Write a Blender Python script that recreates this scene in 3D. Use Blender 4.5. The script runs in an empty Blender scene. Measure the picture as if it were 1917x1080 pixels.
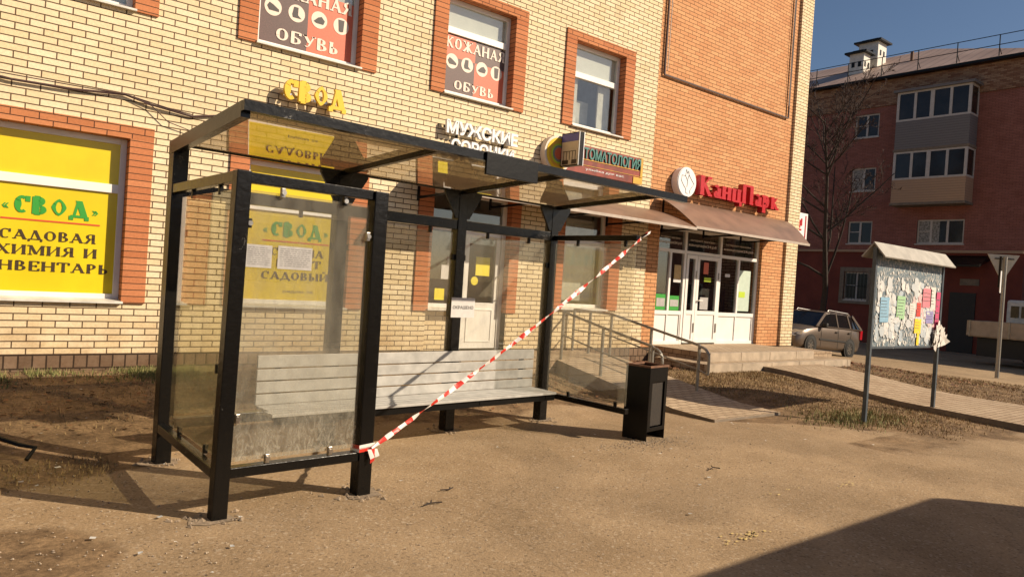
import bpy, math, random
from math import sin, cos, pi, radians, sqrt
from mathutils import Vector, Matrix
R = random.Random(7)
S = bpy.context.scene
COL = S.collection

# ------------------------------------------------------------------ camera
F_PX, YAW, PIT, ROL, EYE = 1362.6, 0.6813, -0.01126, 0.06537, 1.6
fw = Vector((sin(YAW)*cos(PIT), cos(YAW)*cos(PIT), sin(PIT)))
rt = Vector((cos(YAW), -sin(YAW), 0)); up = rt.cross(fw)
r2 = rt*cos(ROL)+up*sin(ROL); u2 = -rt*sin(ROL)+up*cos(ROL)
cd = bpy.data.cameras.new('camera'); cam = bpy.data.objects.new('camera', cd); COL.objects.link(cam)
cd.sensor_fit = 'HORIZONTAL'; cd.sensor_width = 36; cd.lens = F_PX/1917*36
cd.clip_start = 0.05; cd.clip_end = 2000
m = Matrix((r2, u2, -fw)).transposed().to_4x4(); m.translation = (0, 0, EYE)
cam.matrix_world = m; S.camera = cam

# ------------------------------------------------------------------ light
SUN_EL, SUN_AZ = radians(32), radians(42)      # azimuth measured from the wall's outward normal towards +x
sv = Vector((cos(SUN_EL)*sin(SUN_AZ), -cos(SUN_EL)*cos(SUN_AZ), sin(SUN_EL)))   # towards the sun
w = bpy.data.worlds.new('World'); S.world = w; w.use_nodes = True
nt = w.node_tree; sky = nt.nodes.new('ShaderNodeTexSky'); sky.sky_type = 'NISHITA'; sky.sun_disc = False
sky.sun_elevation = SUN_EL; sky.sun_rotation = math.atan2(sv.x, sv.y)
sky.air_density = .9; sky.dust_density = 1.0; sky.ozone_density = 3.0
nt.links.new(sky.outputs[0], nt.nodes['Background'].inputs[0]); nt.nodes['Background'].inputs[1].default_value = 0.058
sd = bpy.data.lights.new('sun', 'SUN'); sd.energy = 5.0; sd.angle = radians(0.5); sd.color = (1, 0.83, 0.62)
so = bpy.data.objects.new('sun', sd); COL.objects.link(so); so.rotation_euler = sv.to_track_quat('Z', 'Y').to_euler()
so.location = (20, -20, 30)
S.view_settings.view_transform = 'Standard'; S.view_settings.look = 'None'; S.view_settings.gamma = 1
S.view_settings.exposure = 0.42
S.render.engine = 'CYCLES'; S.cycles.max_bounces = 8; S.cycles.transparent_max_bounces = 24

# ------------------------------------------------------------------ materials
def new_mat(name):
    mt = bpy.data.materials.new(name); mt.use_nodes = True
    t = mt.node_tree; b = t.nodes['Principled BSDF']
    return mt, t, b
def N(t, kind, **kw):
    n = t.nodes.new('ShaderNode'+kind)
    for k, v in kw.items():
        if k.startswith('i_'):
            key = k[2:]; key = int(key) if key.isdigit() else key.replace('_', ' ')
            n.inputs[key].default_value = v
        else: setattr(n, k, v)
    return n
def c4(c): return (c[0], c[1], c[2], 1)
def noise_mix(t, c1, c2, scale, coord='Object', detail=6, lo=.35, hi=.65, rough=.6):
    tc = N(t, 'TexCoord'); nz = N(t, 'TexNoise', i_Scale=scale, i_Detail=detail, i_Roughness=rough)
    t.links.new(tc.outputs[coord], nz.inputs['Vector'])
    mr = N(t, 'MapRange'); mr.inputs[1].default_value = lo; mr.inputs[2].default_value = hi
    t.links.new(nz.outputs[0], mr.inputs[0])
    mx = N(t, 'Mix', data_type='RGBA'); mx.inputs['A'].default_value = c4(c1); mx.inputs['B'].default_value = c4(c2)
    t.links.new(mr.outputs[0], mx.inputs['Factor'])
    return mx.outputs['Result'], nz.outputs[0]
def plain(name, c, rough=.6, metal=0, var=.18, scale=9, bump=0, spec=.5, c2=None, lo=.35, hi=.65):
    mt, t, b = new_mat(name)
    c2 = c2 or tuple(x*(1-var) for x in c)
    o, nz = noise_mix(t, c, c2, scale, lo=lo, hi=hi)
    t.links.new(o, b.inputs['Base Color']); b.inputs['Roughness'].default_value = rough
    b.inputs['Metallic'].default_value = metal; b.inputs['Specular IOR Level'].default_value = spec
    if bump:
        bp = N(t, 'Bump'); bp.inputs['Strength'].default_value = bump; bp.inputs['Distance'].default_value = .01
        t.links.new(nz, bp.inputs['Height']); t.links.new(bp.outputs[0], b.inputs['Normal'])
    return mt
def brick(name, c1, c2, mortar, bw=.26, rh=.075, ms=.0055, offset=.5, stain=(.6, .5, .42), stain_amt=.25, dist=.006, rough=.85, freq=2, soot=0):
    mt, t, b = new_mat(name)
    uv = N(t, 'UVMap'); bt = N(t, 'TexBrick'); bt.offset = offset; bt.offset_frequency = freq
    mpn = N(t, 'Mapping'); t.links.new(uv.outputs[0], mpn.inputs[0])
    wn = N(t, 'TexNoise', i_Scale=3.0, i_Detail=2); t.links.new(uv.outputs[0], wn.inputs['Vector'])
    wob = N(t, 'VectorMath', operation='MULTIPLY_ADD'); wob.inputs[1].default_value = (.006, .006, 0)
    t.links.new(wn.outputs['Color'], wob.inputs[0]); t.links.new(mpn.outputs[0], wob.inputs[2])
    t.links.new(wob.outputs[0], bt.inputs['Vector'])
    for k, v in (('Scale', 1), ('Mortar Size', ms), ('Mortar Smooth', .15), ('Bias', 0), ('Brick Width', bw), ('Row Height', rh)): bt.inputs[k].default_value = v
    bt.inputs['Color1'].default_value = c4(c1); bt.inputs['Color2'].default_value = c4(c2); bt.inputs['Mortar'].default_value = c4(mortar)
    nz = N(t, 'TexNoise', i_Scale=1.3, i_Detail=8, i_Roughness=.65); t.links.new(uv.outputs[0], nz.inputs['Vector'])
    mr = N(t, 'MapRange'); mr.inputs[1].default_value = .42; mr.inputs[2].default_value = .75; mr.inputs[4].default_value = stain_amt
    t.links.new(nz.outputs[0], mr.inputs[0])
    mx = N(t, 'Mix', data_type='RGBA', blend_type='MULTIPLY'); t.links.new(mr.outputs[0], mx.inputs['Factor'])
    t.links.new(bt.outputs[0], mx.inputs['A']); mx.inputs['B'].default_value = c4(stain)
    sp_ = N(t, 'SeparateXYZ'); t.links.new(uv.outputs[0], sp_.inputs[0])
    fz = N(t, 'MapRange'); fz.inputs[1].default_value = 1.15; fz.inputs[2].default_value = .42; fz.inputs[3].default_value = 0; fz.inputs[4].default_value = 1; t.links.new(sp_.outputs[1], fz.inputs[0])
    n5 = N(t, 'TexNoise', i_Scale=2.4, i_Detail=9, i_Roughness=.7); t.links.new(uv.outputs[0], n5.inputs['Vector'])
    n5r = N(t, 'MapRange'); n5r.inputs[1].default_value = .38; n5r.inputs[2].default_value = .66; n5r.inputs[4].default_value = .85; t.links.new(n5.outputs[0], n5r.inputs[0])
    n5m = N(t, 'Math', operation='MULTIPLY'); t.links.new(fz.outputs[0], n5m.inputs[0]); t.links.new(n5r.outputs[0], n5m.inputs[1])
    mx5 = N(t, 'Mix', data_type='RGBA', blend_type='MULTIPLY'); t.links.new(n5m.outputs[0], mx5.inputs['Factor']); t.links.new(mx.outputs['Result'], mx5.inputs['A']); mx5.inputs['B'].default_value = (.62, .50, .40, 1)
    # the odd soot spot
    vs_ = N(t, 'TexVoronoi', i_Scale=.45); t.links.new(uv.outputs[0], vs_.inputs['Vector'])
    vn_ = N(t, 'Math', operation='MULTIPLY_ADD'); vn_.inputs[1].default_value = .22; t.links.new(nz.outputs[0], vn_.inputs[0]); t.links.new(vs_.outputs['Distance'], vn_.inputs[2])
    vr_ = N(t, 'MapRange'); vr_.inputs[1].default_value = .20; vr_.inputs[2].default_value = .11; vr_.inputs[3].default_value = 0; vr_.inputs[4].default_value = .6; t.links.new(vn_.outputs[0], vr_.inputs[0])
    mx6 = N(t, 'Mix', data_type='RGBA', blend_type='MULTIPLY'); t.links.new(vr_.outputs[0], mx6.inputs['Factor']); t.links.new(mx5.outputs['Result'], mx6.inputs['A']); mx6.inputs['B'].default_value = (.55, .45, .38, 1)
    mx = mx6
    fine = N(t, 'TexNoise', i_Scale=34, i_Detail=6, i_Roughness=.7); t.links.new(uv.outputs[0], fine.inputs['Vector'])
    mr2 = N(t, 'MapRange'); mr2.inputs[1].default_value = .35; mr2.inputs[2].default_value = .65; mr2.inputs[3].default_value = .86; mr2.inputs[4].default_value = 1.06
    t.links.new(fine.outputs[0], mr2.inputs[0])
    mx2 = N(t, 'VectorMath', operation='SCALE'); t.links.new(mx.outputs['Result'], mx2.inputs[0]); t.links.new(mr2.outputs[0], mx2.inputs['Scale'])
    t.links.new(mx2.outputs[0], b.inputs['Base Color']); b.inputs['Roughness'].default_value = rough; b.inputs['Specular IOR Level'].default_value = .25
    inv = N(t, 'MapRange'); inv.inputs[3].default_value = 1; inv.inputs[4].default_value = 0; t.links.new(bt.outputs['Fac'], inv.inputs[0])
    ad = N(t, 'Math', operation='MULTIPLY_ADD'); ad.inputs[1].default_value = .25; t.links.new(fine.outputs[0], ad.inputs[0]); t.links.new(inv.outputs[0], ad.inputs[2])
    bp = N(t, 'Bump'); bp.inputs['Strength'].default_value = .8; bp.inputs['Distance'].default_value = dist
    t.links.new(ad.outputs[0], bp.inputs['Height']); t.links.new(bp.outputs[0], b.inputs['Normal'])
    return mt
def glass(name, tint, dust=.0, dustcol=(.6, .55, .45), extra=.0, rough=.01, stain=False, streak=0):
    """thin sheet glass: see-through, Schlick reflection from the viewing angle, a film of dust"""
    mt, t, b = new_mat(name); t.nodes.remove(b); out = t.nodes['Material Output']
    g = N(t, 'NewGeometry'); d = N(t, 'VectorMath', operation='DOT_PRODUCT')
    t.links.new(g.outputs['Incoming'], d.inputs[0]); t.links.new(g.outputs['Normal'], d.inputs[1])
    ab = N(t, 'Math', operation='ABSOLUTE'); t.links.new(d.outputs['Value'], ab.inputs[0])
    om = N(t, 'Math', operation='SUBTRACT', use_clamp=True); om.inputs[0].default_value = 1; t.links.new(ab.outputs[0], om.inputs[1])
    pw = N(t, 'Math', operation='POWER'); pw.inputs[1].default_value = 5; t.links.new(om.outputs[0], pw.inputs[0])
    ma = N(t, 'Math', operation='MULTIPLY_ADD', use_clamp=True); ma.inputs[1].default_value = .94; ma.inputs[2].default_value = .045+extra; t.links.new(pw.outputs[0], ma.inputs[0])
    tr = N(t, 'BsdfTransparent'); tr.inputs[0].default_value = c4(tint)
    gl = N(t, 'BsdfGlossy'); gl.inputs['Roughness'].default_value = rough; gl.inputs['Color'].default_value = (1, 1, 1, 1)
    m1 = N(t, 'MixShader'); t.links.new(ma.outputs[0], m1.inputs[0]); t.links.new(tr.outputs[0], m1.inputs[1]); t.links.new(gl.outputs[0], m1.inputs[2])
    if dust:
        df = N(t, 'BsdfDiffuse'); df.inputs[0].default_value = c4(dustcol); tl = N(t, 'BsdfTranslucent'); tl.inputs[0].default_value = c4(dustcol)
        m0 = N(t, 'MixShader'); m0.inputs[0].default_value = .45; t.links.new(df.outputs[0], m0.inputs[1]); t.links.new(tl.outputs[0], m0.inputs[2])
        tc = N(t, 'TexCoord'); mp = N(t, 'Mapping'); mp.inputs['Scale'].default_value = (5, 5, 1.6); t.links.new(tc.outputs['Object'], mp.inputs[0])
        nz = N(t, 'TexNoise', i_Scale=1.4, i_Detail=8, i_Roughness=.7); t.links.new(mp.outputs[0], nz.inputs['Vector'])
        mr = N(t, 'MapRange'); mr.inputs[1].default_value = .35; mr.inputs[2].default_value = .7; mr.inputs[3].default_value = dust*.55; mr.inputs[4].default_value = dust*1.5; t.links.new(nz.outputs[0], mr.inputs[0])
        fac = mr.outputs[0]
        if stain:      # splashed whitewash and mud along the foot of the pane
            sp = N(t, 'SeparateXYZ'); t.links.new(tc.outputs['Object'], sp.inputs[0])
            zr = N(t, 'MapRange'); zr.inputs[1].default_value = .75; zr.inputs[2].default_value = .38; zr.inputs[3].default_value = 0; zr.inputs[4].default_value = 1; t.links.new(sp.outputs[2], zr.inputs[0])
            mp2 = N(t, 'Mapping'); mp2.inputs['Scale'].default_value = (11, 11, 5); t.links.new(tc.outputs['Object'], mp2.inputs[0])
            n2 = N(t, 'TexNoise', i_Scale=2.2, i_Detail=9, i_Roughness=.75, i_Distortion=1.6); t.links.new(mp2.outputs[0], n2.inputs['Vector'])
            r2_ = N(t, 'MapRange'); r2_.inputs[1].default_value = .45; r2_.inputs[2].default_value = .68; r2_.inputs[4].default_value = .60; t.links.new(n2.outputs[0], r2_.inputs[0])
            mm = N(t, 'Math', operation='MULTIPLY'); t.links.new(zr.outputs[0], mm.inputs[0]); t.links.new(r2_.outputs[0], mm.inputs[1])
            aa = N(t, 'Math', operation='ADD', use_clamp=True); t.links.new(mm.outputs[0], aa.inputs[0]); t.links.new(fac, aa.inputs[1]); fac = aa.outputs[0]
        m2 = N(t, 'MixShader'); t.links.new(fac, m2.inputs[0]); t.links.new(m1.outputs[0], m2.inputs[1]); t.links.new(m0.outputs[0], m2.inputs[2])
        t.links.new(m2.outputs[0], out.inputs[0])
    else: t.links.new(m1.outputs[0], out.inputs[0])
    return mt

M = {}
M['cream'] = brick('cream_brick', (.80, .68, .465), (.72, .575, .35), (.12, .075, .042), ms=.007, stain_amt=.22)
M['orange'] = brick('orange_brick', (.56, .23, .10), (.46, .17, .07), (.085, .035, .02), stain_amt=.3)
M['orange_panel'] = brick('orange_panel_brick', (.66, .35, .165), (.57, .27, .12), (.10, .045, .022), stain_amt=.25)
M['orange_stack'] = brick('orange_stack_brick', (.57, .225, .10), (.46, .16, .065), (.11, .055, .03), bw=30, offset=0, stain_amt=.3)
M['plinth'] = brick('plinth_brick', (.24, .165, .11), (.17, .115, .075), (.05, .032, .02), bw=.13, rh=.15, ms=.009, stain_amt=.6, dist=.01)
M['redbrick'] = brick('red_painted_brick', (.36, .145, .11), (.29, .115, .088), (.12, .06, .048), ms=.006, dist=.003, stain_amt=.5)
M['redplaster'] = plain('red_plaster', (.20, .045, .028), .9, var=.35, scale=.8)
M['oldbrick'] = brick('pale_worn_brick', (.42, .27, .17), (.22, .10, .06), (.10, .07, .05), stain_amt=.6, dist=.003)
M['paving'] = brick('paving_tile', (.50, .39, .27), (.42, .32, .215), (.15, .10, .06), bw=.2, rh=.1, ms=.007, stain_amt=.45, dist=.004)
M['concrete'] = plain('concrete', (.46, .37, .27), .9, var=.3, scale=5, bump=.5)
M['rubble'] = plain('broken_screed', (.33, .25, .17), .95, var=.45, scale=30, bump=.5)
M['concrete_dark'] = plain('grey_concrete', (.24, .19, .14), .9, var=.3, scale=6, bump=.5)
def black_paint():
    mt, t, b = new_mat('black_gloss_paint'); tc = N(t, 'TexCoord')
    n1 = N(t, 'TexNoise', i_Scale=150, i_Detail=2); t.links.new(tc.outputs['Object'], n1.inputs['Vector'])
    n2 = N(t, 'TexNoise', i_Scale=5, i_Detail=4); t.links.new(tc.outputs['Object'], n2.inputs['Vector'])
    ml = N(t, 'Math', operation='MULTIPLY'); t.links.new(n1.outputs[0], ml.inputs[0]); t.links.new(n2.outputs[0], ml.inputs[1])
    mr = N(t, 'MapRange'); mr.inputs[1].default_value = .42; mr.inputs[2].default_value = .46; mr.inputs[4].default_value = .5; t.links.new(ml.outputs[0], mr.inputs[0])
    mx = N(t, 'Mix', data_type='RGBA'); mx.inputs['A'].default_value = (.0045, .004, .0036, 1); mx.inputs['B'].default_value = (.35, .33, .30, 1); t.links.new(mr.outputs[0], mx.inputs['Factor'])
    t.links.new(mx.outputs['Result'], b.inputs['Base Color']); b.inputs['Roughness'].default_value = .27; b.inputs['Specular IOR Level'].default_value = .30
    n3 = N(t, 'TexNoise', i_Scale=22, i_Detail=6); t.links.new(tc.outputs['Object'], n3.inputs['Vector'])
    bp = N(t, 'Bump'); bp.inputs['Strength'].default_value = .25; bp.inputs['Distance'].default_value = .01; t.links.new(n3.outputs[0], bp.inputs['Height']); t.links.new(bp.outputs[0], b.inputs['Normal'])
    return mt
M['black'] = black_paint()
M['black_matt'] = plain('black_satin_paint', (.0045, .004, .0035), .38, var=.3, scale=20, bump=.15, spec=.22)
M['metal'] = plain('steel', (.55, .52, .48), .3, 1, var=.15)
M['zinc'] = plain('galvanised_rail', (.34, .32, .28), .45, .6, var=.25, scale=20)
M['white'] = plain('white_pvc', (.80, .78, .74), .4, var=.08, scale=3)
M['white_dirty'] = plain('white_sill_metal', (.72, .69, .62), .5, var=.25, scale=6)
M['yellow'] = plain('yellow_film', (.74, .57, .014), .3, var=.13, scale=1.6, bump=.1)
M['yellow2'] = plain('yellow_paper', (.80, .68, .03), .6, var=.06)
M['green'] = plain('green_letters', (.03, .30, .03), .5, var=.05)
M['redline'] = plain('red_line', (.62, .07, .02), .5, var=.05)
M['darktext'] = plain('dark_letters', (.05, .028, .01), .5, var=.05)
M['greytext'] = plain('grey_print', (.10, .10, .10), .6, var=.1)
M['sign_yellow'] = plain('yellow_sign_plastic', (.75, .50, .02), .35, var=.05)
M['sign_white'] = plain('white_sign_plastic', (.82, .82, .82), .35, var=.05)
M['sign_red'] = plain('red_sign_plastic', (.50, .02, .025), .3, var=.12)
M['poster_dark'] = plain('poster_umber', (.105, .055, .05), .5, var=.35, scale=60)
M['poster_red'] = plain('poster_orange', (.62, .13, .06), .5, var=.15, scale=40)
M['cream_letters'] = plain('cream_letters', (.72, .62, .52), .5, var=.06)
M['shoe'] = plain('shoe_print', (.03, .02, .022), .5, var=.4, scale=50)
M['paper'] = plain('white_paper', (.62, .60, .58), .7, var=.1, scale=20)
M['paper_grey'] = plain('grey_paper', (.42, .40, .38), .7, var=.2, scale=20)
M['room'] = plain('dark_room', (.05, .045, .04), .9, var=.4, scale=2)
M['room_light'] = plain('grey_room', (.42, .42, .41), .9, var=.4, scale=1.2)
M['blind'] = plain('roller_blind', (.66, .64, .58), .8, var=.08, scale=4)
M['curtain'] = plain('curtain', (.66, .62, .54), .9, var=.25, scale=6)
M['win_glass'] = glass('window_glass', (.91, .93, .92), extra=.03)
M['shelter_glass'] = glass('shelter_glass', (.96, .96, .93), dust=.12, dustcol=(.55, .50, .38), extra=.01)
M['front_glass'] = glass('front_dirty_glass', (.90, .90, .87), dust=.17, dustcol=(.55, .52, .44), extra=.01, stain=True)
M['side_glass'] = glass('side_glass', (.88, .87, .76), dust=.10, dustcol=(.42, .40, .26), extra=.01)
M['roof_glass'] = glass('bronze_roof_glass', (.62, .56, .45), dust=.16, dustcol=(.40, .32, .22), extra=.035)
M['wood'] = plain('grey_painted_wood', (.47, .46, .43), .55, var=.3, scale=7, bump=.25)
M['tape_red'] = plain('red_tape', (.62, .035, .02), .4, var=.1)
M['tape_white'] = plain('white_tape', (.80, .74, .70), .4, var=.06)
M['rust'] = plain('rusty_lid', (.20, .095, .05), .7, var=.5, scale=18)
M['rustmesh'] = plain('speckled_insert', (.011, .008, .006), .7, c2=(.028, .02, .013), scale=70)
M['awning'] = plain('brown_awning_sheet', (.24, .145, .10), .45, var=.35, scale=2.2, bump=.15)
M['awning_edge'] = plain('pale_awning_trim', (.48, .40, .33), .5, var=.2)
M['board_roof'] = plain('grey_slate_sheet', (.40, .37, .32), .7, var=.25, scale=6)
M['blue_steel'] = plain('blue_grey_steel', (.08, .10, .12), .45, .2, var=.3)
M['bark'] = plain('bark', (.045, .032, .025), .95, var=.4, scale=9, bump=.5)
M['twig'] = plain('twig', (.06, .035, .028), .95, var=.3)
M['roofmetal'] = None
M['cable'] = plain('brown_cable', (.07, .035, .03), .7)
M['tyre'] = plain('tyre', (.012, .012, .012), .85, var=.2, scale=30)
M['rim'] = plain('alloy_rim', (.45, .42, .38), .3, .9, var=.1)
M['car_paint'] = plain('bronze_grey_car_paint', (.17, .135, .11), .28, .5, var=.06)
M['car_glass'] = plain('dark_car_glass', (.010, .010, .011), .08, var=.2, spec=.4)
M['car_black'] = plain('black_plastic', (.015, .014, .013), .6)
M['lampglass'] = plain('headlight_glass', (.70, .68, .65), .12, .3, var=.1)
M['taillight'] = plain('tail_light', (.38, .012, .02), .2, var=.1)
M['siding_grey'] = None
M['soil'] = plain('soil', (.10, .065, .035), .95, var=.4)

def siding(name, c, pitch=.12):
    mt, t, b = new_mat(name); uv = N(t, 'UVMap'); sp = N(t, 'SeparateXYZ'); t.links.new(uv.outputs[0], sp.inputs[0])
    dv = N(t, 'Math', operation='DIVIDE'); dv.inputs[1].default_value = pitch; t.links.new(sp.outputs[1], dv.inputs[0])
    fr = N(t, 'Math', operation='FRACT'); t.links.new(dv.outputs[0], fr.inputs[0])
    mr = N(t, 'MapRange'); mr.inputs[1].default_value = 0; mr.inputs[2].default_value = .12; mr.inputs[3].default_value = .35; mr.inputs[4].default_value = 1; t.links.new(fr.outputs[0], mr.inputs[0])
    mx = N(t, 'VectorMath', operation='SCALE'); mx.inputs[0].default_value = c; t.links.new(mr.outputs[0], mx.inputs['Scale'])
    t.links.new(mx.outputs[0], b.inputs['Base Color']); b.inputs['Roughness'].default_value = .6
    bp = N(t, 'Bump'); bp.inputs['Distance'].default_value = .02; t.links.new(fr.outputs[0], bp.inputs['Height']); t.links.new(bp.outputs[0], b.inputs['Normal'])
    return mt
M['siding_grey'] = siding('grey_siding', (.17, .16, .165))
M['siding_tan'] = siding('tan_siding', (.44, .29, .19))
def seam_roof():
    mt, t, b = new_mat('seamed_metal_roof'); uv = N(t, 'UVMap'); sp = N(t, 'SeparateXYZ'); t.links.new(uv.outputs[0], sp.inputs[0])
    dv = N(t, 'Math', operation='DIVIDE'); dv.inputs[1].default_value = .55; t.links.new(sp.outputs[1], dv.inputs[0])
    fr = N(t, 'Math', operation='FRACT'); t.links.new(dv.outputs[0], fr.inputs[0])
    mr = N(t, 'MapRange'); mr.inputs[2].default_value = .18; mr.inputs[3].default_value = .45; mr.inputs[4].default_value = 1; t.links.new(fr.outputs[0], mr.inputs[0])
    col, _ = noise_mix(t, (.50, .35, .27), (.36, .24, .18), .5)
    mx = N(t, 'VectorMath', operation='SCALE'); t.links.new(col, mx.inputs[0]); t.links.new(mr.outputs[0], mx.inputs['Scale'])
    t.links.new(mx.outputs[0], b.inputs['Base Color']); b.inputs['Roughness'].default_value = .55
    return mt
M['roofmetal'] = seam_roof()
def ground_mat():
    mt, t, b = new_mat('ground_mix'); tc = N(t, 'TexCoord')
    at = N(t, 'VertexColor', layer_name='dirt')
    sp = N(t, 'SeparateColor'); t.links.new(at.outputs[0], sp.inputs[0])
    # asphalt: pale worn aggregate
    a1, n1 = noise_mix(t, (.395, .283, .170), (.305, .214, .124), 1.1, detail=8)
    fine = N(t, 'TexNoise', i_Scale=55, i_Detail=4, i_Roughness=.8); t.links.new(tc.outputs['Object'], fine.inputs['Vector'])
    mf = N(t, 'MapRange'); mf.inputs[1].default_value = .3; mf.inputs[2].default_value = .7; mf.inputs[3].default_value = .74; mf.inputs[4].default_value = 1.22; t.links.new(fine.outputs[0], mf.inputs[0])
    vo = N(t, 'TexVoronoi', i_Scale=62); t.links.new(tc.outputs['Object'], vo.inputs['Vector'])
    vs = N(t, 'SeparateColor'); t.links.new(vo.outputs['Color'], vs.inputs[0])
    vr = N(t, 'MapRange'); vr.inputs[1].default_value = .86; vr.inputs[2].default_value = 1; vr.inputs[3].default_value = 0; vr.inputs[4].default_value = .38; t.links.new(vs.outputs[0], vr.inputs[0])
    vr2 = N(t, 'MapRange'); vr2.inputs[1].default_value = .12; vr2.inputs[2].default_value = 0; vr2.inputs[3].default_value = 0; vr2.inputs[4].default_value = .45; t.links.new(vs.outputs[1], vr2.inputs[0])
    as_ = N(t, 'VectorMath', operation='SCALE'); t.links.new(a1, as_.inputs[0]); t.links.new(mf.outputs[0], as_.inputs['Scale'])
    ms = N(t, 'Mix', data_type='RGBA'); t.links.new(vr.outputs[0], ms.inputs['Factor']); t.links.new(as_.outputs[0], ms.inputs['A']); ms.inputs['B'].default_value = (.62, .52, .40, 1)
    ms2 = N(t, 'Mix', data_type='RGBA'); t.links.new(vr2.outputs[0], ms2.inputs['Factor']); t.links.new(ms.outputs['Result'], ms2.inputs['A']); ms2.inputs['B'].default_value = (.07, .045, .03, 1)
    pn = N(t, 'TexNoise', i_Scale=.55, i_Detail=5, i_Roughness=.6, i_Distortion=.8); t.links.new(tc.outputs['Object'], pn.inputs['Vector'])
    pm = N(t, 'MapRange'); pm.inputs[1].default_value = .44; pm.inputs[2].default_value = .56; pm.inputs[3].default_value = .88; pm.inputs[4].default_value = 1.06; t.links.new(pn.outputs[0], pm.inputs[0])
    pv = N(t, 'TexNoise', i_Scale=4.5, i_Detail=6, i_Roughness=.7); t.links.new(tc.outputs['Object'], pv.inputs['Vector'])
    pv2 = N(t, 'MapRange'); pv2.inputs[1].default_value = .58; pv2.inputs[2].default_value = .72; pv2.inputs[3].default_value = 1; pv2.inputs[4].default_value = .84; t.links.new(pv.outputs[0], pv2.inputs[0])
    pmm = N(t, 'Math', operation='MULTIPLY'); t.links.new(pm.outputs[0], pmm.inputs[0]); t.links.new(pv2.outputs[0], pmm.inputs[1])
    pw_ = N(t, 'VectorMath', operation='SCALE'); t.links.new(ms2.outputs['Result'], pw_.inputs[0]); t.links.new(pmm.outputs[0], pw_.inputs['Scale'])
    # dirt and last year's leaf litter
    d1, n2 = noise_mix(t, (.30, .20, .11), (.085, .053, .030), 2.3, detail=10, rough=.72)
    df = N(t, 'TexNoise', i_Scale=30, i_Detail=7, i_Roughness=.75); t.links.new(tc.outputs['Object'], df.inputs['Vector'])
    dm = N(t, 'MapRange'); dm.inputs[1].default_value = .3; dm.inputs[2].default_value = .7; dm.inputs[3].default_value = .5; dm.inputs[4].default_value = 1.5; t.links.new(df.outputs[0], dm.inputs[0])
    ds = N(t, 'VectorMath', operation='SCALE'); t.links.new(d1, ds.inputs[0]); t.links.new(dm.outputs[0], ds.inputs['Scale'])
    # ragged edge
    eg = N(t, 'TexNoise', i_Scale=2.6, i_Detail=8, i_Roughness=.7); t.links.new(tc.outputs['Object'], eg.inputs['Vector'])
    ea = N(t, 'Math', operation='MULTIPLY_ADD'); ea.inputs[1].default_value = 1.1; t.links.new(eg.outputs[0], ea.inputs[0]); t.links.new(sp.outputs[0], ea.inputs[2])
    er = N(t, 'MapRange'); er.inputs[1].default_value = .93; er.inputs[2].default_value = 1.2; t.links.new(ea.outputs[0], er.inputs[0])
    mx = N(t, 'Mix', data_type='RGBA'); t.links.new(er.outputs[0], mx.inputs['Factor']); t.links.new(pw_.outputs[0], mx.inputs['A']); t.links.new(ds.outputs[0], mx.inputs['B'])
    # thin cracks
    wv = N(t, 'TexNoise', i_Scale=1.5, i_Detail=5); t.links.new(tc.outputs['Object'], wv.inputs['Vector'])
    wa = N(t, 'VectorMath', operation='MULTIPLY_ADD'); wa.inputs[1].default_value = (.6, .6, 0); t.links.new(wv.outputs['Color'], wa.inputs[0]); t.links.new(tc.outputs['Object'], wa.inputs[2])
    cr = N(t, 'TexVoronoi', i_Scale=.33, feature='DISTANCE_TO_EDGE'); t.links.new(wa.outputs[0], cr.inputs['Vector'])
    cm = N(t, 'MapRange'); cm.inputs[1].default_value = .0006; cm.inputs[2].default_value = .003; cm.inputs[3].default_value = .82; cm.inputs[4].default_value = 1; t.links.new(cr.outputs['Distance'], cm.inputs[0])
    cx = N(t, 'VectorMath', operation='SCALE'); t.links.new(mx.outputs['Result'], cx.inputs[0]); t.links.new(cm.outputs[0], cx.inputs['Scale'])
    t.links.new(cx.outputs[0], b.inputs['Base Color']); b.inputs['Roughness'].default_value = .9; b.inputs['Specular IOR Level'].default_value = .2
    hb = N(t, 'Math', operation='ADD'); t.links.new(fine.outputs[0], hb.inputs[0]); t.links.new(df.outputs[0], hb.inputs[1])
    bp = N(t, 'Bump'); bp.inputs['Strength'].default_value = .55; bp.inputs['Distance'].default_value = .012; t.links.new(hb.outputs[0], bp.inputs['Height']); t.links.new(bp.outputs[0], b.inputs['Normal'])
    return mt
M['ground'] = ground_mat()
def leafy(name, c1, c2):
    mt, t, b = new_mat(name); oi = N(t, 'NewGeometry')
    mx = N(t, 'Mix', data_type='RGBA'); mx.inputs['A'].default_value = c4(c1); mx.inputs['B'].default_value = c4(c2)
    t.links.new(oi.outputs['Random Per Island'], mx.inputs['Factor']); t.links.new(mx.outputs['Result'], b.inputs['Base Color']); b.inputs['Roughness'].default_value = .8
    return mt
M['grass'] = leafy('grass_blades', (.11, .145, .035), (.26, .20, .08))
M['drygrass'] = leafy('dry_grass', (.38, .26, .12), (.20, .135, .055))
M['leaves'] = leafy('dead_leaves', (.24, .11, .045), (.09, .04, .02))
M['pebble'] = leafy('pebbles', (.55, .45, .33), (.15, .11, .08))
M['scrap'] = leafy('paper_scraps', (.72, .69, .63), (.34, .35, .35))
M['board'] = plain('weathered_blue_board', (.115, .16, .19), .8, c2=(.36, .36, .34), scale=26, lo=.48, hi=.62)

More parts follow.
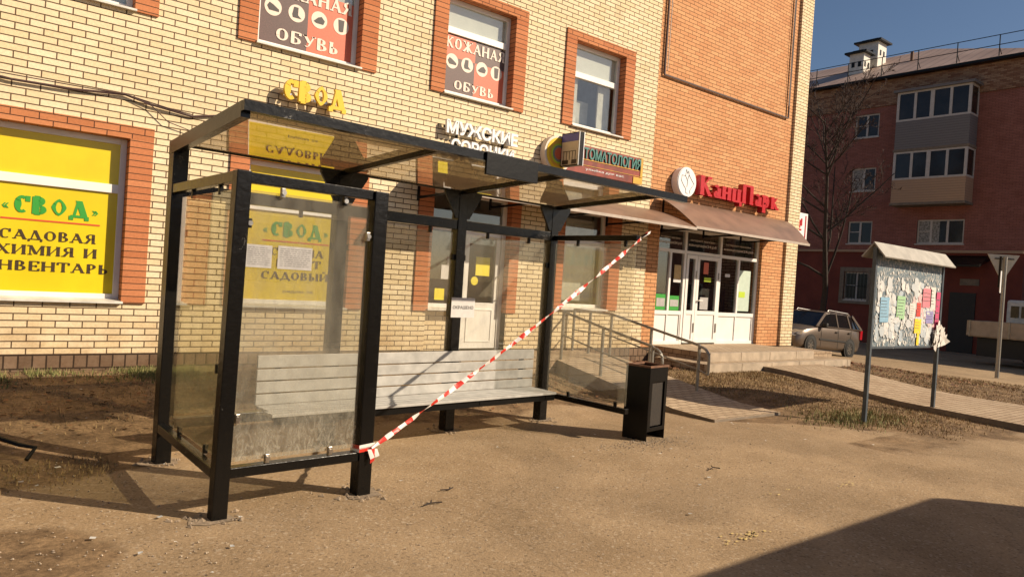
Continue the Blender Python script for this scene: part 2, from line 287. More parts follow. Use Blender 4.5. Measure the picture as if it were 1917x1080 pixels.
# ------------------------------------------------------------------ mesh helpers
class B:
    def __init__(s): s.v = []; s.f = []; s.uv = []; s.mi = []; s.sm = []
    def face(s, pts, mi=0, uv=None, smooth=False):
        i = len(s.v); s.v += [tuple(p) for p in pts]; s.f.append(tuple(range(i, i+len(pts)))); s.mi.append(mi); s.sm.append(smooth)
        if uv is None:
            a = Vector(pts[0]); n = Vector((0, 0, 0))
            for k in range(1, len(pts)-1): n += (Vector(pts[k])-a).cross(Vector(pts[k+1])-a)
            n = (abs(n.x), abs(n.y), abs(n.z)); k = n.index(max(n))
            uv = [((p[1], p[2]) if k == 0 else (p[0], p[2]) if k == 1 else (p[0], p[1])) for p in pts]
        s.uv += list(uv)
    def box(s, x0, x1, y0, y1, z0, z1, mi=0, skip=''):
        P = [(x, y, z) for z in (z0, z1) for y in (y0, y1) for x in (x0, x1)]
        for k, q in (('b', (0, 2, 3, 1)), ('t', (4, 5, 7, 6)), ('f', (0, 1, 5, 4)), ('k', (2, 6, 7, 3)), ('l', (0, 4, 6, 2)), ('r', (1, 3, 7, 5))):
            if k not in skip: s.face([P[i] for i in q], mi)
        return s
    def hull(s, lo, hi, mi=0):       # prism between two equal loops
        n = len(lo)
        s.face(list(reversed(lo)), mi); s.face(hi, mi)
        for i in range(n): s.face([lo[i], lo[(i+1) % n], hi[(i+1) % n], hi[i]], mi)
        return s
    def bar(s, a, b, wx, wz=None, mi=0, upv=(0, 0, 1)):   # rectangular bar a->b
        wz = wz or wx; a = Vector(a); b = Vector(b); d = (b-a).normalized(); u = Vector(upv)
        if abs(d.dot(u)) > .95: u = Vector((0, 1, 0))
        x = d.cross(u).normalized(); z = x.cross(d)
        c = [(-1, -1), (1, -1), (1, 1), (-1, 1)]
        return s.hull([a+x*(i*wx/2)+z*(j*wz/2) for i, j in c], [b+x*(i*wx/2)+z*(j*wz/2) for i, j in c], mi)
    def tube(s, pts, r, n=8, mi=0, r2=None, cap=True):
        pts = [Vector(p) for p in pts]; L = len(pts); rings = []
        for i, p in enumerate(pts):
            d = (pts[min(i+1, L-1)]-pts[max(i-1, 0)]).normalized(); u = Vector((0, 0, 1)) if abs(d.z) < .9 else Vector((1, 0, 0))
            x = d.cross(u).normalized(); y = x.cross(d)
            rr = r if r2 is None else r+(r2-r)*i/max(1, L-1)
            rings.append([p+x*(rr*cos(2*pi*k/n))+y*(rr*sin(2*pi*k/n)) for k in range(n)])
        for i in range(L-1):
            for k in range(n): s.face([rings[i][k], rings[i][(k+1) % n], rings[i+1][(k+1) % n], rings[i+1][k]], mi, smooth=True)
        if cap: s.face(list(reversed(rings[0])), mi); s.face(rings[-1], mi)
        return s
    def disc(s, c, r, ax, th, n=28, mi=0, ry=None):     # solid disc, axis ax in 'xyz', from c to c+th
        ry = ry or r
        def P(k, o):
            a = 2*pi*k/n; u, v = r*cos(a), ry*sin(a)
            return {'x': (c[0]+o, c[1]+u, c[2]+v), 'y': (c[0]+u, c[1]+o, c[2]+v), 'z': (c[0]+u, c[1]+v, c[2]+o)}[ax]
        return s.hull([P(k, 0) for k in range(n)], [P(k, th) for k in range(n)], mi)
    def ico(s, c, r, mi=0):
        P = [Vector(c)+Vector(d)*r*R.uniform(.6, 1.2) for d in ((1, 0, 0), (0, 1, 0), (-1, 0, 0), (0, -1, 0), (0, 0, .7), (0, 0, -.7))]
        for i in range(4):
            s.face([P[i], P[(i+1) % 4], P[4]], mi); s.face([P[(i+1) % 4], P[i], P[5]], mi)
    def build(s, name, mats, parent=None, bevel=0, weld=False):
        me = bpy.data.meshes.new(name); me.from_pydata(s.v, [], s.f)
        for mt in (mats if isinstance(mats, (list, tuple)) else [mats]): me.materials.append(mt)
        ul = me.uv_layers.new(name='UVMap'); flat = [c for p in s.uv for c in p]; ul.data.foreach_set('uv', flat)
        me.polygons.foreach_set('material_index', s.mi); me.polygons.foreach_set('use_smooth', s.sm)
        me.update()
        if weld or bevel:
            import bmesh
            bm = bmesh.new(); bm.from_mesh(me); bmesh.ops.remove_doubles(bm, verts=bm.verts, dist=1e-5)
            bmesh.ops.recalc_face_normals(bm, faces=bm.faces); bm.to_mesh(me); bm.free()
        o = bpy.data.objects.new(name, me); COL.objects.link(o); o.parent = parent
        if bevel:
            md = o.modifiers.new('bevel', 'BEVEL'); md.width = bevel; md.segments = 2; md.limit_method = 'ANGLE'
        return o
def thing(name, label, cat, loc=(0, 0, 0), rz=0, group=None):
    o = bpy.data.objects.new(name, None); COL.objects.link(o); o.location = loc; o.rotation_euler = (0, 0, rz)
    o.empty_display_size = .2; o['label'] = label; o['category'] = cat
    if group: o['group'] = group
    return o
def tag(o, label, cat, group=None, kind=None):
    o['label'] = label; o['category'] = cat
    if group: o['group'] = group
    if kind: o['kind'] = kind
    return o
def struct(o): o['kind'] = 'structure'; return o
def ss(a, b, x):
    t = max(0, min(1, (x-a)/(b-a))); return t*t*(3-2*t)

# sans lettering: the built-in font turned into mesh, standing in the xz plane and facing -y
def sans(txt, name, mat, parent, x0, x1, z0, h, y, ext=.004, bold=.0, track=1.0, zslope=0, label=None):
    c = bpy.data.curves.new('txt', 'FONT'); c.body = txt; c.extrude = .5; c.offset = bold; c.space_character = track; c.resolution_u = 2
    o = bpy.data.objects.new('txt', c); COL.objects.link(o)
    dg = bpy.context.evaluated_depsgraph_get(); me = bpy.data.meshes.new_from_object(o.evaluated_get(dg))
    bpy.data.objects.remove(o); bpy.data.curves.remove(c)
    xs = [v.co.x for v in me.vertices]; ys = [v.co.y for v in me.vertices]
    ax, bx, ay, by = min(xs), max(xs), min(ys), max(ys)
    for v in me.vertices:
        u = (v.co.x-ax)/(bx-ax); q = (v.co.y-ay)/(by-ay)
        v.co = (x0+(x1-x0)*u, y-ext*(v.co.z+.5), z0+h*q+zslope*u)
    me.materials.clear(); me.materials.append(mat); me.update()
    ob = bpy.data.objects.new(name, me); COL.objects.link(ob); ob.parent = parent
    if label: ob['label'] = label
    return ob

# serif lettering drawn from strokes: (x0,y0,x1,y1,thick?) lines, arcs (cx,cy,rx,ry,a0,a1), serifs
def glyph(ch):
    V, H = 1, 0
    g = {
     'С': (.78, [('a', .40, .5, .36, .5, 55, 305)], [], [('l', .66, .66, .66, .99, .6)]),
     'А': (.88, [('l', .12, 0, .44, 1, H), ('l', .42, 1, .76, 0, V), ('l', .22, .34, .66, .34, H)], [(.12, 0), (.76, 0)], []),
     'Д': (.92, [('l', .22, .08, .42, 1, H), ('l', .44, 1, .74, .06, V), ('l', .06, .06, .88, .06, H), ('l', .08, -.16, .08, .08, .5), ('l', .86, -.16, .86, .08, .5)], [], []),
     'О': (.86, [('a', .43, .5, .37, .5, 0, 360)], [], []),
     'В': (.74, [('l', .16, 0, .16, 1, V), ('a', .34, .75, .26, .25, -90, 90), ('a', .36, .26, .32, .26, -90, 90), ('l', .16, .51, .36, .51, H), ('l', .1, .98, .36, .98, H), ('l', .1, .02, .38, .02, H)], [], []),
     'Я': (.80, [('l', .62, 0, .62, 1, V), ('a', .40, .74, .28, .26, 90, 270), ('l', .38, .98, .68, .98, H), ('l', .38, .50, .66, .50, H), ('l', .40, .5, .14, 0, V)], [(.66, 0), (.12, 0)], []),
     'Х': (.84, [('l', .14, 1, .70, 0, V), ('l', .70, 1, .14, 0, H)], [(.14, 0), (.70, 0), (.14, 1), (.70, 1)], []),
     'И': (.90, [('l', .16, 0, .16, 1, V), ('l', .74, 0, .74, 1, V), ('l', .2, .08, .70, .92, H)], [(.16, 0), (.74, 0), (.16, 1), (.74, 1)], []),
     'Й': (.90, [('l', .16, 0, .16, 1, V), ('l', .74, 0, .74, 1, V), ('l', .2, .08, .70, .92, H), ('a', .45, 1.26, .16, .12, 180, 360)], [(.16, 0), (.74, 0), (.16, 1), (.74, 1)], []),
     'М': (1.06, [('l', .16, 0, .16, 1, H), ('l', .18, 1, .52, .08, V), ('l', .52, .08, .86, 1, H), ('l', .90, 0, .90, 1, V)], [(.16, 0), (.90, 0), (.12, 1), (.94, 1)], []),
     'Н': (.90, [('l', .16, 0, .16, 1, V), ('l', .74, 0, .74, 1, V), ('l', .16, .5, .74, .5, H)], [(.16, 0), (.74, 0), (.16, 1), (.74, 1)], []),
     'Е': (.70, [('l', .16, 0, .16, 1, V), ('l', .1, .98, .62, .98, H), ('l', .16, .5, .48, .5, H), ('l', .1, .02, .64, .02, H), ('l', .62, .78, .62, 1, .5), ('l', .64, 0, .64, .24, .5), ('l', .48, .38, .48, .62, .5)], [], []),
     'Т': (.80, [('l', .40, 0, .40, 1, V), ('l', .06, .98, .74, .98, H), ('l', .06, .74, .06, 1, .5), ('l', .74, .74, .74, 1, .5)], [(.40, 0)], []),
     'Р': (.72, [('l', .18, 0, .18, 1, V), ('a', .36, .73, .28, .27, -90, 90), ('l', .12, .98, .38, .98, H), ('l', .18, .47, .38, .47, H)], [(.18, 0)], []),
     'Ь': (.72, [('l', .18, 0, .18, 1, V), ('a', .34, .27, .28, .27, -90, 90), ('l', .12, .02, .36, .02, H), ('l', .18, .53, .36, .53, H)], [(.18, 1)], []),
     'Ы': (1.0, [('l', .18, 0, .18, 1, V), ('a', .32, .27, .26, .27, -90, 90), ('l', .12, .02, .34, .02, H), ('l', .18, .53, .34, .53, H), ('l', .84, 0, .84, 1, V)], [(.18, 1), (.84, 0), (.84, 1)], []),
     'Г': (.64, [('l', .18, 0, .18, 1, V), ('l', .1, .98, .58, .98, H), ('l', .58, .72, .58, 1, .5)], [(.18, 0)], []),
     'У': (.80, [('l', .12, 1, .44, .36, V), ('l', .70, 1, .38, .12, H), ('a', .26, .10, .13, .11, 180, 360)], [(.12, 1), (.70, 1)], []),
     'Б': (.74, [('l', .16, 0, .16, 1, V), ('l', .1, .98, .62, .98, H), ('l', .62, .76, .62, 1, .5), ('a', .36, .28, .32, .28, -90, 90), ('l', .16, .55, .38, .55, H), ('l', .1, .02, .38, .02, H)], [], []),
     'К': (.84, [('l', .18, 0, .18, 1, V), ('l', .22, .46, .66, .98, H), ('l', .34, .58, .72, 0, V)], [(.18, 0), (.18, 1), (.70, 0), (.66, 1)], []),
     'Ж': (1.1, [('l', .55, 0, .55, 1, V), ('l', .50, .5, .14, 1, H), ('l', .50, .5, .12, 0, V), ('l', .60, .5, .96, 1, H), ('l', .60, .5, .98, 0, V)], [(.55, 0), (.55, 1), (.12, 0), (.98, 0), (.14, 1), (.96, 1)], []),
     'П': (.88, [('l', .16, 0, .16, 1, V), ('l', .72, 0, .72, 1, V), ('l', .08, .98, .80, .98, H)], [(.16, 0), (.72, 0)], []),
     'Ч': (.8, [('l', .64, 0, .64, 1, V), ('l', .16, .6, .16, 1, V), ('a', .40, .6, .24, .16, 180, 360)], [(.64, 0), (.64, 1), (.16, 1)], []),
     # lower case for the stationery shop
     'а': (.62, [('l', .46, 0, .46, .52, V), ('a', .30, .50, .18, .18, 20, 160), ('a', .28, .18, .19, .18, 0, 360)], [(.52, 0)], []),
     'н': (.70, [('l', .16, 0, .16, .68, V), ('l', .54, 0, .54, .68, V), ('l', .16, .36, .54, .36, H)], [(.16, 0), (.54, 0), (.16, .68), (.54, .68)], []),
     'ц': (.72, [('l', .16, 0, .16, .68, V), ('l', .52, 0, .52, .68, V), ('l', .1, .03, .66, .03, H), ('l', .66, -.2, .66, .05, .6)], [(.16, .68), (.52, .68)], []),
     'р': (.66, [('l', .16, -.3, .16, .68, V), ('a', .34, .34, .22, .34, 0, 360)], [(.16, -.3), (.12, .68)], []),
     'к': (.66, [('l', .16, 0, .16, .68, V), ('l', .2, .3, .5, .66, H), ('l', .26, .36, .54, 0, V)], [(.16, 0), (.16, .68), (.54, 0)], []),
     '«': (.5, [('l', .24, .52, .08, .36, H), ('l', .08, .36, .24, .2, H), ('l', .42, .52, .26, .36, H), ('l', .26, .36, .42, .2, H)], [], []),
     '»': (.5, [('l', .08, .52, .24, .36, H), ('l', .24, .36, .08, .2, H), ('l', .26, .52, .42, .36, H), ('l', .42, .36, .26, .2, H)], [], []),
     ' ': (.45, [], [], [])}
    return g[ch]
def serif(txt, name, mat, parent, x0, x1, z0, h, y, ext=.004, tv=.17, th=.06, sl=.13, gap=.06, diamond=False, zslope=0):
    b = B(); pen = 0; k = [0]; parts = []
    for ci, ch in enumerate(txt):
        wd, st, se, ex = glyph(ch)
        for q in st+ex: parts.append((pen, q+(('c', ci),) if q[0] == 'a' else q))
        for (sx, sz) in se: parts.append((pen, ('l', sx-sl, sz+(th/2 if sz <= 0 else -th/2), sx+sl, sz+(th/2 if sz <= 0 else -th/2), 0)))
        pen += wd+gap
    W = pen-gap; X = lambda u: x0+(x1-x0)*u/W
    def quad(p):
        k[0] += 1; yy = y-(k[0] % 7)*.0006
        lo = [(X(a), yy, z0+h*c+zslope*a/W) for a, c in p]; hi = [(q[0], yy-ext, q[2]) for q in lo]
        b.hull(lo, hi)
    for off, q in parts:
        if q[0] == 'l':
            _, a, c, d, e, t = q; T = tv if t == 1 else th if t == 0 else th*(1+t)
            dx, dz = d-a, e-c
            if abs(dz) > abs(dx)*.3: quad([(off+a-T/2, c), (off+a+T/2, c), (off+d+T/2, e), (off+d-T/2, e)])
            else: quad([(off+a, c-T/2), (off+d, e-T/2), (off+d, e+T/2), (off+a, c+T/2)])
        else:
            _, cx, cz, rx, rz, a0, a1, cc = q; i_ch = (cc[1],); n = max(6, int(abs(a1-a0)/15))
            for i in range(n):
                t0, t1 = (radians(a0+(a1-a0)*j/n) for j in (i, i+1)); P = []
                for t, s_ in ((t0, 1), (t1, 1), (t1, 0), (t0, 0)):
                    T = (th+(tv-th)*abs(cos(t))**1.3)*(.62 if diamond and txt[i_ch[0]] == 'О' else 1); r = 1 if s_ else None
                    if diamond and txt[i_ch[0]] == 'О': den = (abs(cos(t))**1.35+abs(sin(t))**1.35)**(1/1.35)
                    else: den = 1
                    P.append((off+cx+cos(t)/den*(rx-(0 if s_ else T)), cz+sin(t)/den*(rz-(0 if s_ else th*1.1))))
                quad(P)
    return b.build(name, mat, parent)

# ------------------------------------------------------------------ ground
def gz(x, y):
    wl = 1-ss(9.3, 10.6, x)
    zl = .27*ss(6.4, 9.0, y)
    zr = .20*ss(4.8, 7.6, y)*(1-ss(16.6, 18.6, x))
    return zl*wl+zr*(1-wl)-.42*ss(17.5, 28.5, x)
def wob(x, y): return .5*sin(x*1.7+y*.9)+.3*sin(x*3.1-y*2.3+1)+.2*sin(x*5.3+y*4.1)
def dirtmask(x, y):
    n = wob(x, y)*.22
    d = 0
    d = max(d, ss(6.35, 7.0, y+n*1.2)*(x < 11))                     # strip behind the shelter
    if x < 1.6: d = max(d, ss(5.75, 6.3, y+n+max(0, (1.2-x))*.35))
    d = max(d, .95*(1-ss(.55, 1.15, sqrt(((x-.05)/1.0)**2+((y-4.35)/.85)**2))))   # bare patch near left edge
    # verge round the notice board, its near edge swings out to the road corner
    yb = 5.45 if x < 7.9 else 5.45-(x-7.9)*.75 if x < 9.6 else 4.18-(x-9.6)*.78 if x < 11 else 3.1
    if x > 7.7: d = max(d, ss(-.25, .25, y-yb+n)*(x < 19))
    if 7.6 < x < 10: d = max(d, ss(5.3, 5.7, y+n))
    if 8.2 < x < 12.2 and 2.2 < y < 4: d = max(d, .6*ss(2.7, 3.6, y+n))
    ye = 5.1+(x-18.36)*1.28                                           # yard asphalt beyond
    if x > 14: d *= 1-ss(-.3, .3, x-(18.3+(y-5.1)*.78)+n)
    return min(1, d)
def make_ground():
    def axis(lo, a, b, hi, f):
        out = []; x = lo
        st = 12.0; pts = [a]
        g = f
        while pts[-1] < b: pts.append(pts[-1]+f)
        up_ = [pts[-1]]; s_ = f
        while up_[-1] < hi: s_ *= 1.35; up_.append(up_[-1]+s_)
        dn = [a]; s_ = f
        while dn[-1] > lo: s_ *= 1.35; dn.append(dn[-1]-s_)
        return list(reversed(dn[1:]))+pts+up_[1:]
    xs = axis(-300, -2, 22, 600, .11); ys = axis(-300, 1.5, 10, 600, .11)
    vs = [(x, y, gz(x, y)+.006*wob(x*.8, y*.8)) for y in ys for x in xs]; nx = len(xs)
    fs = [(j*nx+i, j*nx+i+1, (j+1)*nx+i+1, (j+1)*nx+i) for j in range(len(ys)-1) for i in range(nx-1)]
    me = bpy.data.meshes.new('ground'); me.from_pydata(vs, [], fs); me.materials.append(M['ground'])
    ca = me.color_attributes.new('dirt', 'FLOAT_COLOR', 'POINT')
    flat = []
    for v in vs:
        d = dirtmask(v[0], v[1]); flat += [d, d, d, 1]
    ca.data.foreach_set('color', flat)
    me.polygons.foreach_set('use_smooth', [True]*len(fs)); me.update()
    o = bpy.data.objects.new('ground', me); COL.objects.link(o); struct(o)
make_ground()

# paved path from the shop steps, running out past the notice board (raised on its kerb)
def strip(name, left, right, th, mat, lift=.03, n=24):
    b = B()
    def ip(L, t):
        k = t*(len(L)-1); i = min(int(k), len(L)-2); f = k-i; return Vector(L[i]).lerp(Vector(L[i+1]), f)
    prev = None
    for j in range(n+1):
        a = ip(left, j/n); c = ip(right, j/n)
        za, zc = gz(a.x, a.y)+lift, gz(c.x, c.y)+lift
        cur = ((a.x, a.y, za), (c.x, c.y, zc), (a.x, a.y, za-th), (c.x, c.y, zc-th))
        if prev:
            b.face([prev[0], cur[0], cur[1], prev[1]]); b.face([prev[2], cur[2], cur[0], prev[0]], 1); b.face([cur[3], prev[3], prev[1], cur[1]], 1)
        prev = cur
    return b.build(name, [mat, M['concrete_dark']], None, weld=True)  # darker sides paint in the shade along the path edge
struct(strip('path', [(12.45, 7.7), (12.35, 6.0), (11.75, 3.2), (11.2, .6), (10.8, -3)], [(14.5, 7.7), (14.45, 5.5), (14.2, 3.2), (13.9, .6), (13.6, -3)], .25, M['paving'], .085))
def kerb_line():
    b = B(); L = [(12.45, 7.7), (12.35, 6.0), (11.75, 3.2), (11.2, .6), (10.8, -3)]
    for i in range(4):
        p, q = Vector(L[i]), Vector(L[i+1])
        for k in range(3):
            a, c = p.lerp(q, k/3+.003), p.lerp(q, (k+1)/3-.003); a = Vector((a.x-.04, a.y, gz(a.x, a.y)+.02)); c = Vector((c.x-.04, c.y, gz(c.x, c.y)+.02))
            b.bar(a, c, .08, .14)
    return struct(b.build('kerb', M['concrete'], None))

# steps and platform in front of the stationery shop
def steps():
    b = B(); b.box(11.3, 14.95, 8.05, 9.55, 0, .50); b.box(14.952, 16.4, 8.35, 9.39, 0, .44)
    o = struct(b.build('platform', M['paving'], None)); 
    b = B(); b.box(10.78, 15.85, 7.68, 8.9, 0, .345); struct(b.build('step', M['paving'], None))
    b = B()
    x = 11.28
    while x < 14.9: b.box(x, min(x+.98, 14.97), 8.02, 8.14, .33, .506); x += .995
    x = 10.76
    while x < 15.8: b.box(x, min(x+.98, 15.87), 7.65, 7.76, .16, .351); x += .995
    struct(b.build('kerb', M['concrete'], None))
steps()
# ramp and landing to the men's wear door
def ramp():
    x0, x1 = 7.72, 9.22
    prof = [(9.38, .425), (8.36, .425), (6.9, .19), (6.0, .06), (5.36, .035)]
    b = B()
    for (ya, za), (yb, zb) in zip(prof, prof[1:]):
        b.face([(x0, yb, zb), (x1, yb, zb), (x1, ya, za), (x0, ya, za)])
        b.face([(x0, ya, za), (x0, ya, -.3), (x0, yb, -.3), (x0, yb, zb)], 1); b.face([(x1, yb, zb), (x1, yb, -.3), (x1, ya, -.3), (x1, ya, za)], 1)
    b.face([(x0, 5.36, -.3), (x1, 5.36, -.3), (x1, 5.36, .035), (x0, 5.36, .035)], 1)
    struct(b.build('ramp', [M['paving'], M['concrete_dark']], None))
    b = B(); b.box(5.9, 7.719, 8.3, 9.39, .1, .43); struct(b.build('landing', M['paving'], None))
ramp()

# ------------------------------------------------------------------ main building
WALL = 9.4
bld = thing('brick_building', 'cream and orange brick shop building behind the bus shelter', 'building', (0, 0, 0))
def slab_with_holes(b, x0, x1, z0, z1, holes, y, mi=0):
    xs = sorted({x0, x1} | {h[i] for h in holes for i in (0, 1) if x0 < h[i] < x1}); zs = sorted({z0, z1} | {h[i] for h in holes for i in (2, 3) if z0 < h[i] < z1})
    for i in range(len(xs)-1):
        for j in range(len(zs)-1):
            cx, cz = (xs[i]+xs[i+1])/2, (zs[j]+zs[j+1])/2
            if any(h[0] < cx < h[1] and h[2] < cz < h[3] for h in holes): continue
            b.face([(xs[i], y, zs[j]), (xs[i+1], y, zs[j]), (xs[i+1], y, zs[j+1]), (xs[i], y, zs[j+1])], mi)
# opening, surround outer extents: x0,x1,z0,z1, left w, right w, top h, bottom overlap
UP = [dict(x=(-2.5, -1.06), z=(4.43, 5.9)), dict(x=(.33, 1.77), z=(4.43, 5.88)), dict(x=(3.18, 4.62), z=(4.43, 5.88)), dict(x=(6.03, 7.34), z=(4.40, 5.88)), dict(x=(8.71, 9.98), z=(4.40, 5.87))]
LO = [dict(x=(-5.3, -3.86), z=(1.07, 2.94)), dict(x=(-2.5, -1.06), z=(1.07, 2.94)), dict(x=(.36, 1.80), z=(1.07, 2.94)), dict(x=(3.18, 4.62), z=(1.07, 2.94)), dict(x=(8.72, 9.88), z=(1.18, 2.94))]
DOOR = dict(x=(5.98, 7.50), z=(.43, 2.94))
SHOP = (11.36, 15.02, .50, 2.92)
holes = [(d['x'][0]-.02, d['x'][1]+.02, d['z'][0]-.02, d['z'][1]+.02) for d in UP+LO+[DOOR]]
third = [(x, x+1.44, 7.85, 9.35) for x in (-2.5, .33, 3.18, 6.03, 8.71)]
b = B(); slab_with_holes(b, -12, 10.93, .46, 10.6, holes+third, WALL)
for h in third:
    b.face([(h[0], WALL, h[2]), (h[0], 9.56, h[2]), (h[0], 9.56, h[3]), (h[0], WALL, h[3])]); b.face([(h[1], 9.56, h[2]), (h[1], WALL, h[2]), (h[1], WALL, h[3]), (h[1], 9.56, h[3])])
    b.face([(h[0], WALL, h[2]), (h[1], WALL, h[2]), (h[1], 9.56, h[2]), (h[0], 9.56, h[2])]); b.face([(h[0], 9.56, h[3]), (h[1], 9.56, h[3]), (h[1], WALL, h[3]), (h[0], WALL, h[3])])
b.face([(10.93, WALL, .46), (10.93, 9.5, .46), (10.93, 9.5, 10.6), (10.93, WALL, 10.6)])
# corner pier, end wall, rear and parapet
b.box(15.93, 16.43, WALL, 21, .46, 10.6, skip='')
b.box(-12, 15.925, 20.7, 21, .46, 10.6)
b.box(-12, -11.8, 9.7, 20.7, .46, 10.6)
b.build('wall', M['cream'], bld)
b = B(); slab_with_holes(b, 10.931, 15.929, .46, 10.6, [SHOP], 9.46)
for xx, s_ in ((SHOP[0], 1), (SHOP[1], -1)):
    b.face([(xx, 9.46, SHOP[2]), (xx, 9.75, SHOP[2]), (xx, 9.75, SHOP[3]), (xx, 9.46, SHOP[3])])
o = b.build('wall_panel', M['orange_panel'], bld); o['label'] = 'large orange brick panel above the stationery shop'
b = B(); b.box(-12, 5.9, 9.385, 9.6, -.3, .46); b.box(7.55, 16.415, 9.385, 9.6, -.6, .46, skip='t'); b.box(5.9, 7.55, 9.5, 9.6, -.3, .42); b.box(16.2, 16.415, 9.61, 21, -.8, .46)
b.build('plinth', M['plinth'], bld)
b = B(); b.box(-12.1, 16.55, 9.25, 21.1, 10.6, 10.8); b.build('roof', M['concrete_dark'], bld)
b = B(); b.box(-11.7, 15.9, 12.2, 12.3, 0, 10.5); b.box(-11.7, 15.9, 9.62, 12.2, 3.3, 3.4); b.box(-11.7, 15.9, 9.62, 12.2, .30, .40); b.box(-11.7, 15.9, 9.62, 12.2, 7.0, 7.1)
b.build('interior', M['room_light'], bld)
# thin angle-iron frame on the orange panel
b = B()
for p, q in (((11.13, 9.42, 5.82), (15.65, 9.42, 5.82)), ((11.13, 9.42, 5.82), (11.13, 9.42, 9.8)), ((15.65, 9.42, 5.82), (15.65, 9.42, 9.8)), ((11.13, 9.42, 9.8), (15.65, 9.42, 9.8))): b.bar(p, q, .028, .03)
b.build('sign_frame', M['cable'], bld)
b = B(); b.tube([(11.19, 9.40, 5.9), (11.20, 9.40, 7.2), (11.18, 9.40, 9.8)], .008, 5); b.build('neon_tube', M['paper_grey'], bld); b = B(); b.tube([(15.6, 9.40, 6.1), (15.58, 9.40, 7.6), (15.6, 9.40, 9.8)], .008, 5); b.build('neon_tube', M['paper_grey'], bld)

def surround(d, lw=.24, rw=.25, top=.15, drop=.03):
    (x0, x1), (z0, z1) = d['x'], d['z']; b = B(); yf, yb = 9.372, 9.60
    def stack(xa, xb): b.box(xa, xb, yf, yb, z0-drop, z1+.001)      # bricks laid one wide, no upright joints
    b = B(); stack(x0-lw, x0); b.build('window_jamb', M['orange_stack'], bld)
    b = B(); b.box(x1, x1+rw, yf, yb, z0-drop, z1+.001); b.build('window_jamb', M['orange_stack'], bld)
    if top:
        b = B(); b.box(x0-lw, x1+rw, yf-.001, yb, z1+.001, z1+top); b.build('lintel', M['orange'], bld)
for d in UP: surround(d)
for d in LO[:4]: surround(d, .24, .25)
surround(LO[4], .27, .28, .12, .02); surround(DOOR, .26, .20, .12, -.62)

def frame(d, trans=(), mull=(), y=9.53, fwid=.065, sill=True, mat=None, sillw=.03):
    (x0, x1), (z0, z1) = d['x'], d['z']; b = B(); t = .07
    b.box(x0, x0+fwid, y, y+t, z0, z1); b.box(x1-fwid, x1, y, y+t, z0, z1)
    b.box(x0+fwid, x1-fwid, y, y+t, z0, z0+fwid); b.box(x0+fwid, x1-fwid, y, y+t, z1-fwid, z1)
    for z in trans: b.box(x0+fwid, x1-fwid, y-.008, y+t, z-.05, z+.05)
    for x in mull: b.box(x-.035, x+.035, y-.004, y+t, z0+fwid, z1-fwid)
    f = b.build('window', mat or M['white'], bld, bevel=.004)
    if sill:
        b = B(); b.hull([(x0-.015, 9.34, z0-.035), (x1+.015, 9.34, z0-.035), (x1+.015, 9.34, z0-.012), (x0-.015, 9.34, z0-.012)], [(x0-.015, y, z0-.03), (x1+.015, y, z0-.03), (x1+.015, y, z0+.012), (x0-.015, y, z0+.012)])
        b.build('sill', M['white_dirty'], f)
    b = B(); b.box(x0+fwid, x1-fwid, y+.03, y+.036, z0+fwid, z1-fwid); b.build('pane', M['win_glass'], f)
    return f
def panel(parent, name, x0, x1, z0, z1, y, mat, t=.004):
    return B().box(x0, x1, y-t, y, z0, z1).build(name, mat, parent)
# garden-shop windows, filled with yellow film
GY = 9.556
for k, d in enumerate(LO[:4]):
    f = frame(d, trans=(2.355,)); x0, x1 = d['x']
    panel(f, 'window_film', x0+.065, x1-.065, 1.135, 2.305, GY, M['yellow']); panel(f, 'window_film', x0+.065, x1-.065, 2.405, 2.875, GY, M['yellow'])
    if k not in (2, 3): continue
    o = f; yt = GY-.005
    ox = 0 if k == 2 else 2.83
    serif('СВОД', 'lettering', M['green'], o, .735+ox, 1.445+ox, 1.985, .19, yt, .003, tv=.34, th=.15, sl=.15, gap=.10, diamond=True, zslope=0)
    serif('«', 'lettering', M['green'], o, .63+ox, .70+ox, 1.99, .17, yt, .003, th=.12); serif('»', 'lettering', M['green'], o, 1.48+ox, 1.55+ox, 1.99, .17, yt, .003, th=.12)
    panel(o, 'red_line', .63+ox, 1.57+ox, 1.908, 1.925, yt, M['redline'])
    if k == 2:
        serif('САДОВАЯ', 'lettering', M['darktext'], o, .62, 1.54, 1.70, .105, yt, .003, tv=.20, th=.085)
        serif('ХИМИЯ И', 'lettering', M['darktext'], o, .60, 1.56, 1.535, .105, yt, .003, tv=.20, th=.085)
        serif('ИНВЕНТАРЬ', 'lettering', M['darktext'], o, .47, 1.69, 1.36, .105, yt, .003, tv=.20, th=.085)
    else:
        serif('СЕМЕНА', 'lettering', M['darktext'], o, 3.58, 4.33, 1.73, .10, yt, .003, tv=.20, th=.085)
        serif('ГРУНТ', 'lettering', M['darktext'], o, 3.66, 4.30, 1.58, .10, yt, .003, tv=.20, th=.085)
        serif('САДОВЫЙ', 'lettering', M['darktext'], o, 3.47, 4.42, 1.41, .10, yt, .003, tv=.20, th=.085)
        sans('рядом 2а', 'lettering', M['greytext'], o, 3.78, 4.20, 1.225, .045, yt, .002)
